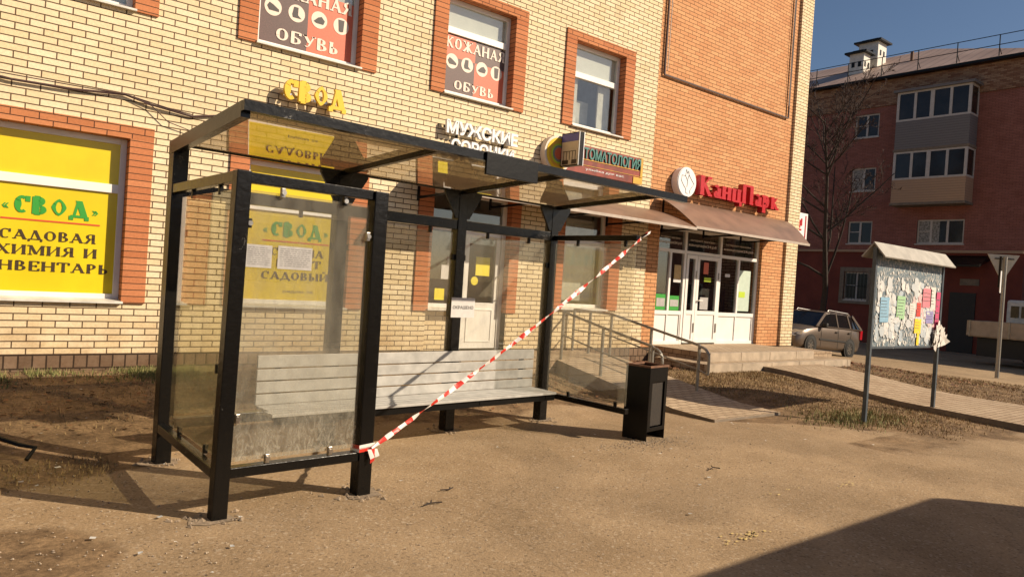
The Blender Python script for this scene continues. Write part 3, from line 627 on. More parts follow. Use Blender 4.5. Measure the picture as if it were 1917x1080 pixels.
# upper windows
def shoe_poster(f, x0, x1, z0, z1, swap=False, lo=.16):
    y = 9.556; xm = (x0+x1)/2; zs = [z0, z1]
    if not swap: panel(f, 'poster', x0, xm, z0, z1, y, M['poster_dark']); panel(f, 'poster', xm, x1, z0, z1, y, M['poster_red'])
    else:
        zm = z0+.62*(z1-z0)
        panel(f, 'poster', x0, xm, z0, zm, y, M['poster_dark']); panel(f, 'poster', xm, x1, z0, zm, y, M['poster_red'])
        panel(f, 'poster', x0, xm, zm, z1, y, M['poster_red']); panel(f, 'poster', xm, x1, zm, z1, y, M['poster_dark'])
    W = x1-x0
    for i in range(4):
        cx = x0+W*(.13+.245*i); cz = z0+.47
        B().disc((cx, y-.004, cz), .115, 'y', -.004, mi=0).build('poster_circle', M['cream_letters'], f)
        b = B(); yy = y-.009
        sh = [[(-.08, .0), (-.05, -.05), (.08, -.05), (.08, -.02), (.0, .03), (-.05, .05)], [(-.04, .08), (.02, .08), (.02, -.02), (.07, -.06), (-.05, -.06), (-.06, -.02)],
              [(-.08, -.03), (-.02, .03), (.03, .05), (.08, .0), (.06, -.05), (-.04, -.05)], [(-.045, .085), (.045, .085), (.035, -.07), (.005, -.08), (-.03, -.075)]][i]
        b.hull([(cx+a, yy, cz+c) for a, c in sh], [(cx+a, yy-.002, cz+c) for a, c in sh]); b.build('poster_shoe', M['shoe'], f)
fA = frame(UP[2], trans=()); shoe_poster(fA, 3.245, 4.555, 4.495, 5.30)
serif('ОБУВЬ', 'lettering', M['cream_letters'], fA, 3.46, 4.37, 4.56, .155, 9.550, .004, tv=.22, th=.11, sl=.13)
serif('КОЖАНАЯ', 'lettering', M['cream_letters'], fA, 3.28, 4.53, 5.14, .17, 9.550, .004, tv=.22, th=.11, sl=.13)
panel(fA, 'blind', 3.245, 4.555, 5.31, 5.81, 9.59, M['blind'])
fB = frame(UP[3], trans=(5.40,)); shoe_poster(fB, 6.095, 7.275, 4.465, 5.33, swap=True)
serif('КОЖАНАЯ', 'lettering', M['cream_letters'], fB, 6.11, 7.27, 5.135, .165, 9.550, .004, tv=.22, th=.11, sl=.12)
serif('ОБУВЬ', 'lettering', M['cream_letters'], fB, 6.30, 7.10, 4.52, .14, 9.550, .004, tv=.22, th=.11, sl=.13)
panel(fB, 'blind', 6.095, 7.275, 5.45, 5.815, 9.60, M['blind'])
fC = frame(UP[4], trans=(5.33,)); panel(fC, 'blind', 8.775, 9.915, 5.38, 5.80, 9.60, M['blind'])
B().box(8.78, 9.02, 9.63, 9.66, 4.47, 5.3).box(9.58, 9.90, 9.66, 9.69, 4.47, 5.3).box(9.03, 9.57, 9.9, 9.92, 4.47, 5.0).build('curtain', M['curtain'], fC)  # middle box is a pale panel added close behind to brighten the window
f0 = frame(UP[1]); panel(f0, 'blind', .40, 1.70, 4.50, 5.3, 9.61, M['blind'])
fm = frame(UP[0]); panel(fm, 'blind', -2.43, -1.13, 4.50, 5.6, 9.61, M['blind'])
for h in third: frame(dict(x=(h[0], h[1]), z=(h[2], h[3])), trans=(8.8,))
# men's wear entrance: window beside a half-glazed door
fD = frame(dict(x=(5.98, 6.62), z=(1.10, 2.94)), trans=(2.36,), sill=True)
B().box(5.98, 6.62, 9.53, 9.6, .43, 1.06).build('infill_panel', M['cream'], bld)
for nm, mt, q in (('notice', 'paper', (6.30, 6.44, 1.55, 1.77)), ('notice', 'paper_grey', (6.40, 6.55, 1.76, 1.92)), ('notice', 'yellow2', (6.20, 6.38, 1.22, 1.40))): panel(fD, nm, *q, 9.556, M[mt])
door = B()
door.box(6.62, 6.70, 9.50, 9.58, .44, 2.94); door.box(7.42, 7.50, 9.50, 9.58, .44, 2.94); door.box(6.70, 7.42, 9.50, 9.58, 2.86, 2.94); door.box(6.70, 7.42, 9.50, 9.58, 2.33, 2.41)
door.box(6.71, 7.41, 9.515, 9.565, .46, 1.20); door.box(6.71, 6.79, 9.51, 9.57, 1.20, 2.33); door.box(7.33, 7.41, 9.51, 9.57, 1.20, 2.33); door.box(6.79, 7.33, 9.51, 9.57, 2.25, 2.33)
door.box(6.80, 7.32, 9.505, 9.515, .56, .58); door.box(6.80, 7.32, 9.505, 9.515, 1.08, 1.10); door.box(6.80, 6.82, 9.505, 9.515, .58, 1.08); door.box(7.30, 7.32, 9.505, 9.515, .58, 1.08)
dr = door.build('door', M['white'], bld, bevel=.003); dr['label'] = 'white half-glazed door with yellow notice'
B().box(6.79, 7.33, 9.53, 9.536, 1.2, 2.25).box(6.70, 7.42, 9.53, 9.536, 2.41, 2.86).build('pane', M['win_glass'], dr)
B().tube([(7.37, 9.50, 1.25), (7.37, 9.45, 1.27), (7.37, 9.45, 1.62), (7.37, 9.50, 1.64)], .014).build('handle', M['metal'], dr)
panel(dr, 'notice', 6.94, 7.22, 1.64, 1.94, 9.525, M['yellow2']); B().disc((6.93, 9.525, 1.55), .07, 'y', -.004).build('notice', M['yellow2'], dr)
fW = frame(LO[4], trans=(2.36,)); B().box(8.80, 9.8, 9.75, 9.76, 1.3, 2.8).build('curtain', M['curtain'], fW)

# stationery shop front
def shopfront():
    y, t = 9.54, .07; b = B()
    V = lambda x, z0, z1, w=.07, dy=0: b.box(x-w/2, x+w/2, y-dy, y+t, z0, z1)
    for x in (11.395, 12.33, 13.56, 14.985): V(x, .5, 2.92)
    def rail(xa, xb, z, h=.07): b.box(xa, xb, y+.002, y+t-.002, z-h/2, z+h/2)
    for xa, xb in ((11.43, 12.295), (12.365, 13.525), (13.595, 14.95)):
        rail(xa, xb, 2.42); rail(xa, xb, 2.88); 
    for xa, xb in ((11.43, 12.295), (13.595, 14.95)):
        rail(xa, xb, 1.15, .08); rail(xa, xb, .535); xm = (xa+xb)/2
        b.box(xm-.03, xm+.03, y+.001, y+t-.003, 1.19, 2.385); b.box(xa, xb, y+.03, y+.06, .57, 1.11)
        b.box(xm-.02, xm+.02, y+.012, y+.03, .57, 1.11); b.box(xa, xa+.03, y+.012, y+.03, .57, 1.11); b.box(xb-.03, xb, y+.012, y+.03, .57, 1.11)
    f = b.build('shop_window', M['white'], bld, bevel=.003); f['label'] = 'white framed shop front with glazed bays and three transom panes'
    g = B()
    for xa, xb in ((11.43, 12.295), (12.365, 13.525), (13.595, 14.95)):
        g.box(xa, xb, y+.035, y+.041, 2.455, 2.845)
    for xa, xb in ((11.43, 12.295), (13.595, 14.95)): g.box(xa, xb, y+.035, y+.041, 1.19, 2.385)
    g.build('pane', M['win_glass'], f)
    # double door
    for i, (xa, xb) in enumerate(((12.375, 12.735), (12.745, 13.515))):
        d = B(); yy = y-.012; s_ = .075
        d.box(xa, xa+s_, yy, yy+.06, .53, 2.375); d.box(xb-s_, xb, yy, yy+.06, .53, 2.375); d.box(xa+s_, xb-s_, yy, yy+.06, 2.30, 2.375); d.box(xa+s_, xb-s_, yy, yy+.06, 1.13, 1.21)
        d.box(xa+s_, xb-s_, yy, yy+.06, .53, .60); d.box(xa+s_, xb-s_, yy+.02, yy+.05, .60, 1.13)
        o = d.build('door_leaf', M['white'], bld, bevel=.003)
        B().box(xa+s_, xb-s_, yy+.025, yy+.031, 1.21, 2.30).build('pane', M['win_glass'], o)
        if i == 1:
            B().tube([(12.79, yy, 1.42), (12.79, yy-.05, 1.43), (12.92, yy-.05, 1.43)], .012).build('handle', M['metal'], o)
            panel(o, 'notice', 12.98, 13.15, 2.0, 2.25, yy+.022, M['poster_red']); panel(o, 'notice', 13.02, 13.26, 1.84, 1.93, yy+.022, M['grass_note'])
            panel(o, 'notice', 12.92, 13.2, 1.24, 1.50, yy+.022, M['paper_grey'])
        B().box(xb-.035, xb-.01, yy-.02, yy, .75, .95).box(xb-.035, xb-.01, yy-.02, yy, 1.9, 2.05).build('hinge', M['metal'], o)
    for xa, xb in ((11.43, 12.295), (12.365, 13.525), (13.595, 14.95)):
        xm = (xa+xb)/2; w = (xb-xa)*.42
        sans('интернет магазин', 'lettering', M['cream_letters'], f, xm-w*.9, xm+w*.8, 2.66, .045, y+.034, .002)
        sans('канцпарк24.рф', 'lettering', M['cream_letters'], f, xm-w, xm+w, 2.55, .07, y+.034, .002, bold=.01)
    for mt, q in (('paper', (12.02, 12.26, 1.78, 1.84)), ('poster_tan', (12.03, 12.25, 1.84, 2.14)), ('green', (11.5, 11.80, 1.20, 1.52)), ('green', (11.93, 12.24, 1.20, 1.50)), ('paper_grey', (11.52, 11.78, 1.27, 1.44)), ('paper_grey', (11.95, 12.22, 1.28, 1.42)),
                  ('paper', (13.80, 13.98, 1.98, 2.05)), ('poster_mint', (14.33, 14.78, 1.24, 2.16)), ('grass_note', (14.36, 14.60, 1.55, 1.68))):
        z = y+.034-(.005 if mt in ('paper_grey', 'grass_note') else 0); panel(f, 'notice', *q, z, M[mt])
    B().box(11.3, 15.0, 10.9, 10.95, .5, 3).box(11.4, 12.2, 10.2, 10.6, .5, 1.9).box(13.7, 14.9, 10.3, 10.7, .5, 1.7).build('interior', M['room'], bld)
M['grass_note'] = plain('lime_notice', (.45, .60, .03), .6, var=.05)
M['poster_tan'] = plain('tan_poster', (.55, .38, .16), .6, var=.2, scale=20)
M['poster_mint'] = plain('mint_poster', (.50, .60, .50), .6, var=.1, scale=10)
shopfront()

# awnings
def awning(name, x0, x1, top, frontz, yfront, xr_wall, label, lift=.0):
    t = thing(name, label, 'awning', (0, 0, 0)); b = B(); n = 10; prev = None
    for i in range(n+1):
        u = i/n; y = 9.40+(yfront-9.40)*u - (.0); z = top+(frontz-top)*(u**1.5*.62+u*.38)
        xa = x0; xb = xr_wall+(x1-xr_wall)*u
        cur = [(xa, y, z), (xb, y, z), (xa, y, z-.012), (xb, y, z-.012)]
        if prev:
            b.face([cur[0], cur[1], prev[1], prev[0]], smooth=True); b.face([prev[2], prev[3], cur[3], cur[2]], smooth=True)
            b.face([prev[1], cur[1], cur[3], prev[3]]); b.face([cur[0], prev[0], prev[2], cur[2]])
        prev = cur
    b.face([prev[2], prev[3], prev[1], prev[0]])
    b.build('canopy_sheet', M['awning'], t)
    b = B(); b.box(x0, x1, yfront-.012, yfront+.012, frontz-.045, frontz+.004); b.build('edge_trim', M['awning_edge'], t)
    x = x0+.15
    while x < x1-.1:
        b = B(); b.bar((x, 9.39, frontz-.06), (x, yfront+.02, frontz-.03), .03); b.bar((x, 9.385, frontz-.1), (x, 9.385, top-.04), .03)
        b.build('bracket', M['black_matt'], t); x += 1.35
awning('awning', 5.55, 11.15, 3.15, 2.80, 8.42, 11.15, 'weathered brown sheet awning over the men\'s wear door, partly hidden behind the shelter')
awning('awning', 11.17, 15.25, 3.42, 2.83, 8.45, 15.85, 'brown curved sheet awning over the stationery shop doors')

# wall signs
t = thing('shop_sign', 'yellow standing letters above the left end of the shelter roof', 'sign', (0, 0, 0))
serif('СВОД', 'lettering', M['sign_yellow'], t, 3.50, 4.36, 3.74, .26, 9.27, .05, tv=.36, th=.17, sl=.15, gap=.08, diamond=True)
B().box(3.5, 4.36, 9.33, 9.37, 3.80, 3.83).box(3.6, 3.63, 9.27, 9.40, 3.80, 3.83).box(4.2, 4.23, 9.27, 9.40, 3.80, 3.83).build('mounting_rail', M['metal'], t)
t = thing('shop_sign', 'white two-line block letter sign above the middle of the shelter roof', 'sign', (0, 0, 0))
sans('МУЖСКИЕ', 'lettering', M['sign_white'], t, 6.05, 7.44, 3.76, .21, 9.32, .05, bold=.035)
sans('СОРОЧКИ', 'lettering', M['sign_white'], t, 6.15, 7.38, 3.50, .20, 9.32, .05, bold=.035)
B().box(6.05, 7.44, 9.35, 9.37, 3.85, 3.88).box(6.15, 7.38, 9.35, 9.37, 3.58, 3.61).box(6.3, 6.33, 9.37, 9.40, 3.58, 3.88).box(7.2, 7.23, 9.37, 9.40, 3.58, 3.88).build('mounting_rail', M['black_matt'], t)
t = thing('shop_sign', 'dental clinic sign board with teal letters beside a round rainbow plate', 'sign', (0, 0, 0))
M['dent_red'] = plain('brown_red_sign', (.30, .05, .025), .4, var=.5, scale=5)
M['dent_yel'] = plain('amber_sign', (.66, .38, .04), .4, var=.25, scale=5)
M['teal'] = plain('teal_letters', (.06, .22, .19), .4, var=.2)
M['dent_gray'] = plain('grey_green', (.20, .24, .20), .4, var=.2)
B().box(8.55, 10.50, 9.27, 9.39, 3.56, 4.05).build('sign_board', M['dent_red'], t)
B().box(8.60, 10.40, 9.262, 9.268, 3.80, 3.815).box(8.9, 10.45, 9.262, 9.268, 3.70, 3.708).box(10.25, 10.5, 9.258, 9.269, 3.56, 3.68).box(10.44, 10.5, 9.258, 9.269, 3.69, 4.05).build('stripe', M['dent_yel'], t)
sans('СТОМАТОЛОГИЯ', 'lettering', M['teal'], t, 8.80, 10.43, 3.82, .20, 9.268, .02, bold=.02)
sans('улыбка для вас', 'lettering', M['sign_white'], t, 9.0, 10.0, 3.615, .05, 9.268, .004)
for i, (r_, mt) in enumerate(((.31, 'cream_letters'), (.27, 'sign_yellow'), (.22, 'dent_yel'), (.17, 'grass_note'), (.14, 'dent_gray'), (.10, 'poster_red'))):
    B().disc((8.33, 9.26-.004*i, 3.80), r_, 'y', -.004 if i else .12, 36).build('round_plate', M[mt], t)
t = thing('projecting_sign', 'small blue and beige box sign projecting from the wall on a bracket', 'sign', (0, 0, 0))
M['navy'] = plain('navy_panel', (.11, .10, .34), .4, var=.2)
M['beige'] = plain('beige_panel', (.66, .54, .34), .5, var=.15)
# a double-sided box standing out from the wall
sx, sy0, sy1, sz0, sz1 = 8.42, 8.80, 9.24, 3.58, 4.14
B().box(sx-.05, sx+.05, sy0, sy1, sz0, sz1).build('sign_box', M['black_matt'], t, bevel=.004)
B().box(sx-.056, sx-.051, sy0+.02, sy1-.02, sz1-.15, sz1-.02).build('sign_face', M['navy'], t)
B().box(sx-.056, sx-.051, sy0+.02, sy1-.02, sz0+.02, sz1-.152).build('sign_face', M['beige'], t)
b = B()
for k in range(5): b.box(sx-.060, sx-.057, sy0+.07+.07*k, sy0+.08+.07*k, sz0+.10, sz0+.24)
b.box(sx-.060, sx-.057, sy0+.06, sy1-.06, sz0+.24, sz0+.25); b.box(sx-.060, sx-.057, sy0+.04, sy0+.16, sz0+.03, sz0+.10); b.box(sx-.060, sx-.057, sy1-.2, sy1-.05, sz0+.03, sz0+.10)
b.build('sign_drawing', M['darktext'], t)
B().box(sx-.062, sx-.048, sy0-.008, sy0+.006, sz0, sz1).build('edge_strip', M['metal'], t); B().box(sx+.046, sx+.060, sy0-.008, sy0+.006, sz0, sz1).build('edge_strip', M['sign_white'], t)
B().box(sx-.02, sx+.02, sy1, 9.40, 3.68, 3.72).box(sx-.02, sx+.02, sy1, 9.40, 3.92, 3.96).build('bracket', M['metal'], t)
t = thing('shop_sign', 'red serif letter sign with a round white emblem over the brown awning', 'sign', (0, 0, 0))
b = B().disc((11.88, 9.44, 3.80), .30, 'y', -.15, 40); b.build('emblem_rim', M['sign_white'], t)
B().disc((11.88, 9.289, 3.80), .285, 'y', -.012, 40).build('emblem', M['sign_white'], t)
b = B(); pts = [(-.04, .25), (0, .17), (.03, .23), (.05, .15), (.15, .05), (.23, -.02), (.17, -.07), (.10, -.16), (.11, -.22)]
pts2 = [(-.04, .25), (-.06, .12), (-.17, .12), (-.19, .02), (-.10, -.08), (-.03, -.14), (-.02, -.22), (.04, -.23)]
for L in (pts, pts2, [(-.06, .12), (.02, .02), (.0, -.10)], [(.05, .15), (.02, .06)]):
    b.tube([(11.87+a, 9.273, 3.8+c) for a, c in L], .004, 5)
b.build('emblem_drawing', M['greytext'], t)
serif('КанцПарк', 'lettering', M['sign_red'], t, 12.26, 15.22, 3.60, .40, 9.38, .13, tv=.25, th=.11, sl=.14, gap=.03)
B().box(12.3, 15.1, 9.40, 9.43, 3.74, 3.77).box(12.5, 12.54, 9.43, 9.47, 3.70, 3.80).box(14.8, 14.84, 9.43, 9.47, 3.70, 3.80).build('mounting_rail', M['black_matt'], t)
t = thing('corner_sign', 'white box sign with red lettering on the far corner of the building', 'sign', (0, 0, 0))
B().box(16.62, 17.2, 9.62, 9.76, 3.02, 3.74).build('sign_box', M['sign_white'], t, bevel=.006)
B().box(17.08, 17.12, 9.612, 9.619, 3.08, 3.68).box(16.80, 16.92, 9.612, 9.619, 3.30, 3.34).box(16.78, 16.86, 9.612, 9.619, 3.36, 3.56).box(16.88, 16.94, 9.612, 9.619, 3.42, 3.60).build('sign_drawing', M['sign_red'], t)
B().box(16.43, 16.62, 9.67, 9.71, 3.2, 3.24).box(16.43, 16.62, 9.67, 9.71, 3.55, 3.59).build('bracket', M['metal'], t)

# cable slung along the wall
b = B(); P = [(-1.0, 9.37, 3.47), (0.2, 9.37, 3.40), (.64, 9.36, 3.365), (1.2, 9.36, 3.38), (1.72, 9.365, 3.43), (2.0, 9.36, 3.37), (2.45, 9.37, 3.32), (2.9, 9.375, 3.42)]
b.tube(P, .014, 6); b.tube([(1.72, 9.35, 3.43), (2.0, 9.34, 3.35), (2.18, 9.34, 3.2), (2.45, 9.35, 3.14), (2.7, 9.36, 3.3)], .006, 5)
b.tube([(-.5, 9.35, 3.47), (.5, 9.345, 3.41), (1.3, 9.35, 3.42), (1.72, 9.35, 3.43), (2.2, 9.35, 3.36), (2.45, 9.36, 3.34)], .006, 5)
tag(b.build('cable', M['cable']), 'brown cable sagging across the cream brick wall above the left window', 'cable')

# ------------------------------------------------------------------ bus shelter
SH = thing('bus_shelter', 'black steel bus shelter glazed on all sides, its flat tinted glass roof sloping back', 'bus shelter', (1.48, 4.56, 0), radians(3.5))
def post(x0, x1, y0, y1, z1, z0=-.05): return B().box(x0, x1, y0, y1, z0, z1).build('post', M['black'], SH, bevel=.006)
b = B(); b.hull([(-.035, 0, -.05), (.062, 0, -.05), (.062, .085, -.05), (-.035, .085, -.05)], [(-.005, 0, 2.17), (.09, 0, 2.17), (.09, .085, 2.17), (-.005, .085, 2.17)]); b.build('post', M['black'], SH, bevel=.006, weld=True)
post(.98, 1.09, 0, .11, 2.165)
for x in (.07, 1.49, 2.87, 4.24): post(x, x+.115, 1.46, 1.575, 2.483)
def rail(x0, x1, y0, y1, z0, z1, nm='rail'): return B().box(x0, x1, y0, y1, z0, z1).build(nm, M['black'], SH, bevel=.005)
rail(.066, .979, .02, .09, 2.10, 2.168); rail(.066, .979, .01, .09, .25, .315)           # front
B().bar((.03, .08, 2.134), (.105, 1.458, 2.134), .06, .068).build('rail', M['black'], SH, bevel=.005); B().bar((.0, .08, .283), (.10, 1.458, .283), .06, .065).build('rail', M['black'], SH, bevel=.005)       # left side
for xa, xb in ((.186, 1.489), (1.606, 2.869), (2.986, 4.239)): rail(xa, xb, 1.47, 1.55, 2.085, 2.185); rail(xa, xb, 1.47, 1.55, .27, .35)
rail(4.28, 4.34, .26, 1.459, 2.09, 2.15); rail(4.28, 4.34, .26, 1.459, .28, .34)           # free right-hand wing
# roof: y from front 0 to back 1.6
def zr(y): return 2.595-.058*y
def beam(x0, x1, y0, y1, h, nm, dz=0):
    b = B(); b.hull([(x0, y0, zr(y0)-h-dz), (x1, y0, zr(y0)-h-dz), (x1, y0, zr(y0)-dz), (x0, y0, zr(y0)-dz)], [(x0, y1, zr(y1)-h-dz), (x1, y1, zr(y1)-h-dz), (x1, y1, zr(y1)-dz), (x0, y1, zr(y1)-dz)])
    return b.build(nm, M['black'], SH, weld=True)
beam(-.0, 4.72, -.03, .02, .065, 'roof_beam'); beam(.132, 4.36, 1.567, 1.5785, .018, 'roof_edge', .006)
b = B(); b.hull([(.0, .021, zr(0)-.10), (.06, .021, zr(0)-.10), (.06, .021, zr(0)), (.0, .021, zr(0))], [(.07, 1.579, zr(1.58)-.10), (.13, 1.579, zr(1.58)-.10), (.13, 1.579, zr(1.58)), (.07, 1.579, zr(1.58))]); b.build('roof_beam', M['black'], SH, weld=True)
for x in (1.52, 2.90, 4.32): beam(x, x+.04, .021, 1.579, .045, 'roof_rib', .014)
b = B(); b.hull([(.061, .021, zr(0)-.012), (4.362, .021, zr(0)-.012), (4.362, .021, zr(0)-.004), (.061, .021, zr(0)-.004)], [(.131, 1.579, zr(1.58)-.012), (4.362, 1.579, zr(1.58)-.012), (4.362, 1.579, zr(1.58)-.004), (.131, 1.579, zr(1.58)-.004)])
o = b.build('roof_glass', M['roof_glass'], SH, weld=True); o['label'] = 'bronze tinted glass roof'
for x in (.07, 1.49, 2.87, 4.24):       # gusset plates under the roof
    cx = x+.0575
    for s_ in (-1, 1):
        if x < .1: continue
        b = B(); L = [(cx+s_*.0575, 2.20), (cx+s_*.0575, 2.488), (cx+s_*.24, 2.488), (cx+s_*.24, 2.445), (cx+s_*.13, 2.27), (cx+s_*.09, 2.20)]
        if s_ < 0: L = L[::-1]
        b.hull([(a, 1.465, c) for a, c in reversed(L)], [(a, 1.49, c) for a, c in reversed(L)]); b.build('gusset', M['black'], SH, weld=True)
b = B().box(1.93, 2.50, -.055, -.031, 2.42, 2.60); b.build('route_plate', M['black_matt'], SH, bevel=.004)
def pane(x0, x1, y0, y1, z0, z1, mt='shelter_glass'): return B().box(x0, x1, y0, y1, z0, z1).build('glass_panel', M[mt], SH)
pane(.085, .965, .045, .053, .345, 2.06, 'front_glass')['label'] = 'dusty front glass with whitish splashes along its foot'
b = B(); b.hull([(.045, .13, .345), (.053, .13, .345), (.053, .13, 2.06), (.045, .13, 2.06)], [(.095, 1.28, .345), (.103, 1.28, .345), (.103, 1.28, 2.06), (.095, 1.28, 2.06)]); b.build('glass_panel', M['side_glass'], SH, weld=True)
for xa, xb in ((.20, 1.475), (1.62, 2.855), (3.0, 4.225)): pane(xa, xb, 1.505, 1.513, .375, 2.05)
pane(4.306, 4.314, .28, 1.44, .365, 2.06)
# clamps that hold the glass
def clamp(x, y, z, ax='x'):
    b = B(); b.box(x-.014, x+.014, y-.014, y+.014, z-.03, z+.03); c = B()
    o = b.build('clamp', M['metal'] if R.random() < .5 and y < .2 else M['black_matt'], SH, bevel=.003)
    if y < .2: B().disc((x, y-.014, z), .016, 'y', -.012, 14).build('bolt', M['metal'], o)
for x in (.31, .76): clamp(x, .035, 2.065); clamp(x, .035, .345)
clamp(.10, .035, 1.85); clamp(.955, .035, 1.84); clamp(.10, .035, .62)
for y in (.45, 1.05): clamp(.045+.05*y, y, 2.07); clamp(.045+.05*y, y, .345)
for y in (.30, 1.27): clamp(.045+.05*y, y, .9)
for xa, xb in ((.20, 1.475), (1.62, 2.855), (3.0, 4.225)):
    for u in (.25, .75): clamp(xa+(xb-xa)*u, 1.495, 2.055); clamp(xa+(xb-xa)*u, 1.495, .375)
    clamp(xa, 1.495, 1.8); clamp(xb, 1.495, 1.8)
for y in (.42, 1.10): clamp(4.31, y, 2.06); clamp(4.31, y, .36)
# broken concrete collars round the feet
b = B()
for (x, y) in ((0, .06), (1.03, .05), (.12, 1.52), (2.92, 1.52), (4.3, 1.52), (1.54, 1.52)):
    for k in range(34):
        a = R.uniform(0, 2*pi); r_ = R.uniform(.07, .18)*(1 if R.random() < .8 else 1.5); b.ico((x+r_*cos(a), y+r_*sin(a), .002), R.uniform(.008, .03))
    P_ = [(x+cos(a*.6)*R.uniform(.10, .21), y+sin(a*.6)*R.uniform(.08, .16), .004) for a in range(10)]; b.face(P_)
b.build('footing', M['rubble'], SH)

def loc(x, y, z):  # shelter-local to world
    a = radians(3.5); return (1.48+x*cos(a)-y*sin(a), 4.56+x*sin(a)+y*cos(a), z)
# bench
bn = thing('bench', 'long bench of pale grey painted planks with a slatted back inside the shelter', 'bench', loc(0, 0, 0), radians(3.5))
for z0, z1 in ((.735, .84), (.63, .722), (.525, .617), (.425, .512)):
    B().box(.80, 4.0, 1.375+.0, 1.40, z0, z1).build('back_plank', M['wood'], bn, bevel=.003)
for i, (y0, y1) in enumerate(((.96, 1.035), (1.045, 1.12), (1.13, 1.205), (1.215, 1.29), (1.30, 1.368))):
    B().box(.76 if i < 2 else .80, 3.97, y0, y1, .40, .425).build('seat_plank', M['wood'], bn, bevel=.003)
for x in (1.0, 1.548, 2.928, 3.85):
    B().box(x-.02, x+.02, .98, 1.37, .355, .399).box(x-.02, x+.02, 1.401, 1.44, .30, .82).build('bracket', M['black_matt'], bn)
B().box(.8, 3.97, .985, 1.02, .335, .399).box(.8, 3.97, 1.33, 1.37, .30, .354).build('frame', M['black_matt'], bn)

# papers taped to the shelter
def notice(x0, x1, z0, z1, y, mat, label, lines=9, tilt=0, word=None):
    t = thing('notice', label, 'notice', loc(0, 0, 0), radians(3.5))
    B().box(x0, x1, y-.002, y, z0, z1).build('sheet', M[mat], t)
    b = B(); h = (z1-z0)/(lines+2)
    for k in range(lines):
        z = z1-h*(k+1.3); x = x0+.015
        while x < x1-.03:
            l = R.uniform(.01, .04); b.box(x, min(x+l, x1-.012), y-.0035, y-.0025, z-h*.12, z+h*.05); x += l+.008
    if lines: b.build('print', M['greytext'], t)
    if word: sans(word, 'lettering', M['greytext'], t, x0+.02, x1-.02, (z0+z1)/2-.015, .035, y-.003, .001, bold=.01)
notice(.09, .265, 1.575, 1.72, .043, 'paper_grey', 'grey timetable sheet taped at the left edge of the front glass')
notice(.305, .545, 1.575, 1.725, .043, 'paper_grey', 'grey timetable sheet taped near the middle of the front glass')
notice(2.84, 3.15, 1.18, 1.385, 1.45, 'paper', 'white sheet with one printed line stuck on the inner rear post', lines=0, word='ОКРАШЕНО')

# striped tape from the front post foot to the free right-hand rail
def tape():
    t = thing('barrier_tape', 'twisted red and white striped tape stretched across the open front', 'tape', (0, 0, 0))
    A = Vector(loc(1.06, -.03, .345)); C_ = Vector(loc(4.31, .22, 2.12)); n = 220; br = B(); prev = None
    for i in range(n+1):
        u = i/n; p = A.lerp(C_, u); p.z -= .05*sin(pi*u)
        d = (C_-A).normalized(); side = d.cross(Vector((0, 1, 0))).normalized(); up_ = side.cross(d)
        ang = .75*sin(u*31)+.3*sin(u*71+1); hw_ = .007+.0135*min(1, u*22)*(.75+.25*sin(u*57))
        wv = side*(cos(ang)*hw_)+up_*(sin(ang)*hw_); fold = up_*(.008*sin(u*90)); 
        cur = (p-wv, p+fold, p+wv)
        if prev:
            mi = int(u*54) % 2
            for k in (0, 1): br.face([prev[k], cur[k], cur[k+1], prev[k+1]], mi, smooth=True)
        prev = cur
    br.build('ribbon', [M['tape_white'], M['tape_red']], t, weld=True)
    b = B()
    for k in range(2): # wraps round the post
        z = .315+.022*k; c = [loc(.972, -.006, z), loc(1.098, -.006, z+.01), loc(1.098, .118, z), loc(.972, .118, z-.01)]
        for i in range(4):
            p, q = Vector(c[i]), Vector(c[(i+1) % 4]); b.face([p, q, q+Vector((0, 0, .03)), p+Vector((0, 0, .03))], mi=(i+k) % 2)
    b.build('knot', [M['tape_red'], M['tape_white']], t); b = B()
    for (dx, l, s_) in ((.0, .07, .02), (.03, .10, -.01), (.05, .06, .01)):
        p = Vector(loc(1.03+dx, -.02, .335)); b.face([p, p+Vector((.028, -.004, 0)), p+Vector((.03+s_, -.02, -l*.8)), p+Vector((s_, -.016, -l))], mi=1 if dx != .03 else 0)
    b.build('loose_end', [M['tape_red'], M['tape_white']], t); b = B(); p = Vector(loc(4.31, .22, 2.12))
    for (dx, dz, mi) in ((.05, .03, 1), (.09, .05, 0), (.13, .06, 1)): b.face([p, p+Vector((dx, 0, dz)), p+Vector((dx+.01, 0, dz+.03)), p+Vector((0, 0, .03))], mi=mi)
    b.build('loose_end', [M['tape_red'], M['tape_white']], t)
tape()

# litter bin
bi = thing('litter_bin', 'black square steel litter bin standing at the right end of the shelter', 'bin', (5.975, 4.975, 0), radians(9))
b = B(); X1, Y1, H1 = .365, .30, .775
b.box(0, .006, 0, Y1, .0, H1); b.box(X1-.006, X1, 0, Y1, .0, H1); b.box(.006, X1-.006, Y1-.006, Y1, .10, H1)
b.box(.006, .06, -.0, .006, .10, H1-.002); b.box(X1-.05, X1-.006, 0, .006, .10, H1-.002); b.box(.06, X1-.05, 0, .006, .10, .14); b.box(.06, X1-.05, 0, .006, .62, H1-.002); b.box(.006, X1-.006, .006, Y1-.006, .10, .11)
b.build('body', M['black_matt'], bi, bevel=.002)
b = B(); b.box(-.006, X1+.006, -.006, .02, H1, H1+.02); b.box(-.006, X1+.006, Y1-.02, Y1+.006, H1, H1+.02); b.box(-.006, .02, .02, Y1-.02, H1, H1+.02); b.box(X1-.02, X1+.006, .02, Y1-.02, H1, H1+.02); b.box(.02, X1-.02, .02, Y1-.02, H1-.03, H1-.02)
b.build('rim', M['rust'], bi)
B().box(.03, X1-.03, .02, .03, .15, .66).build('insert', M['rustmesh'], bi)

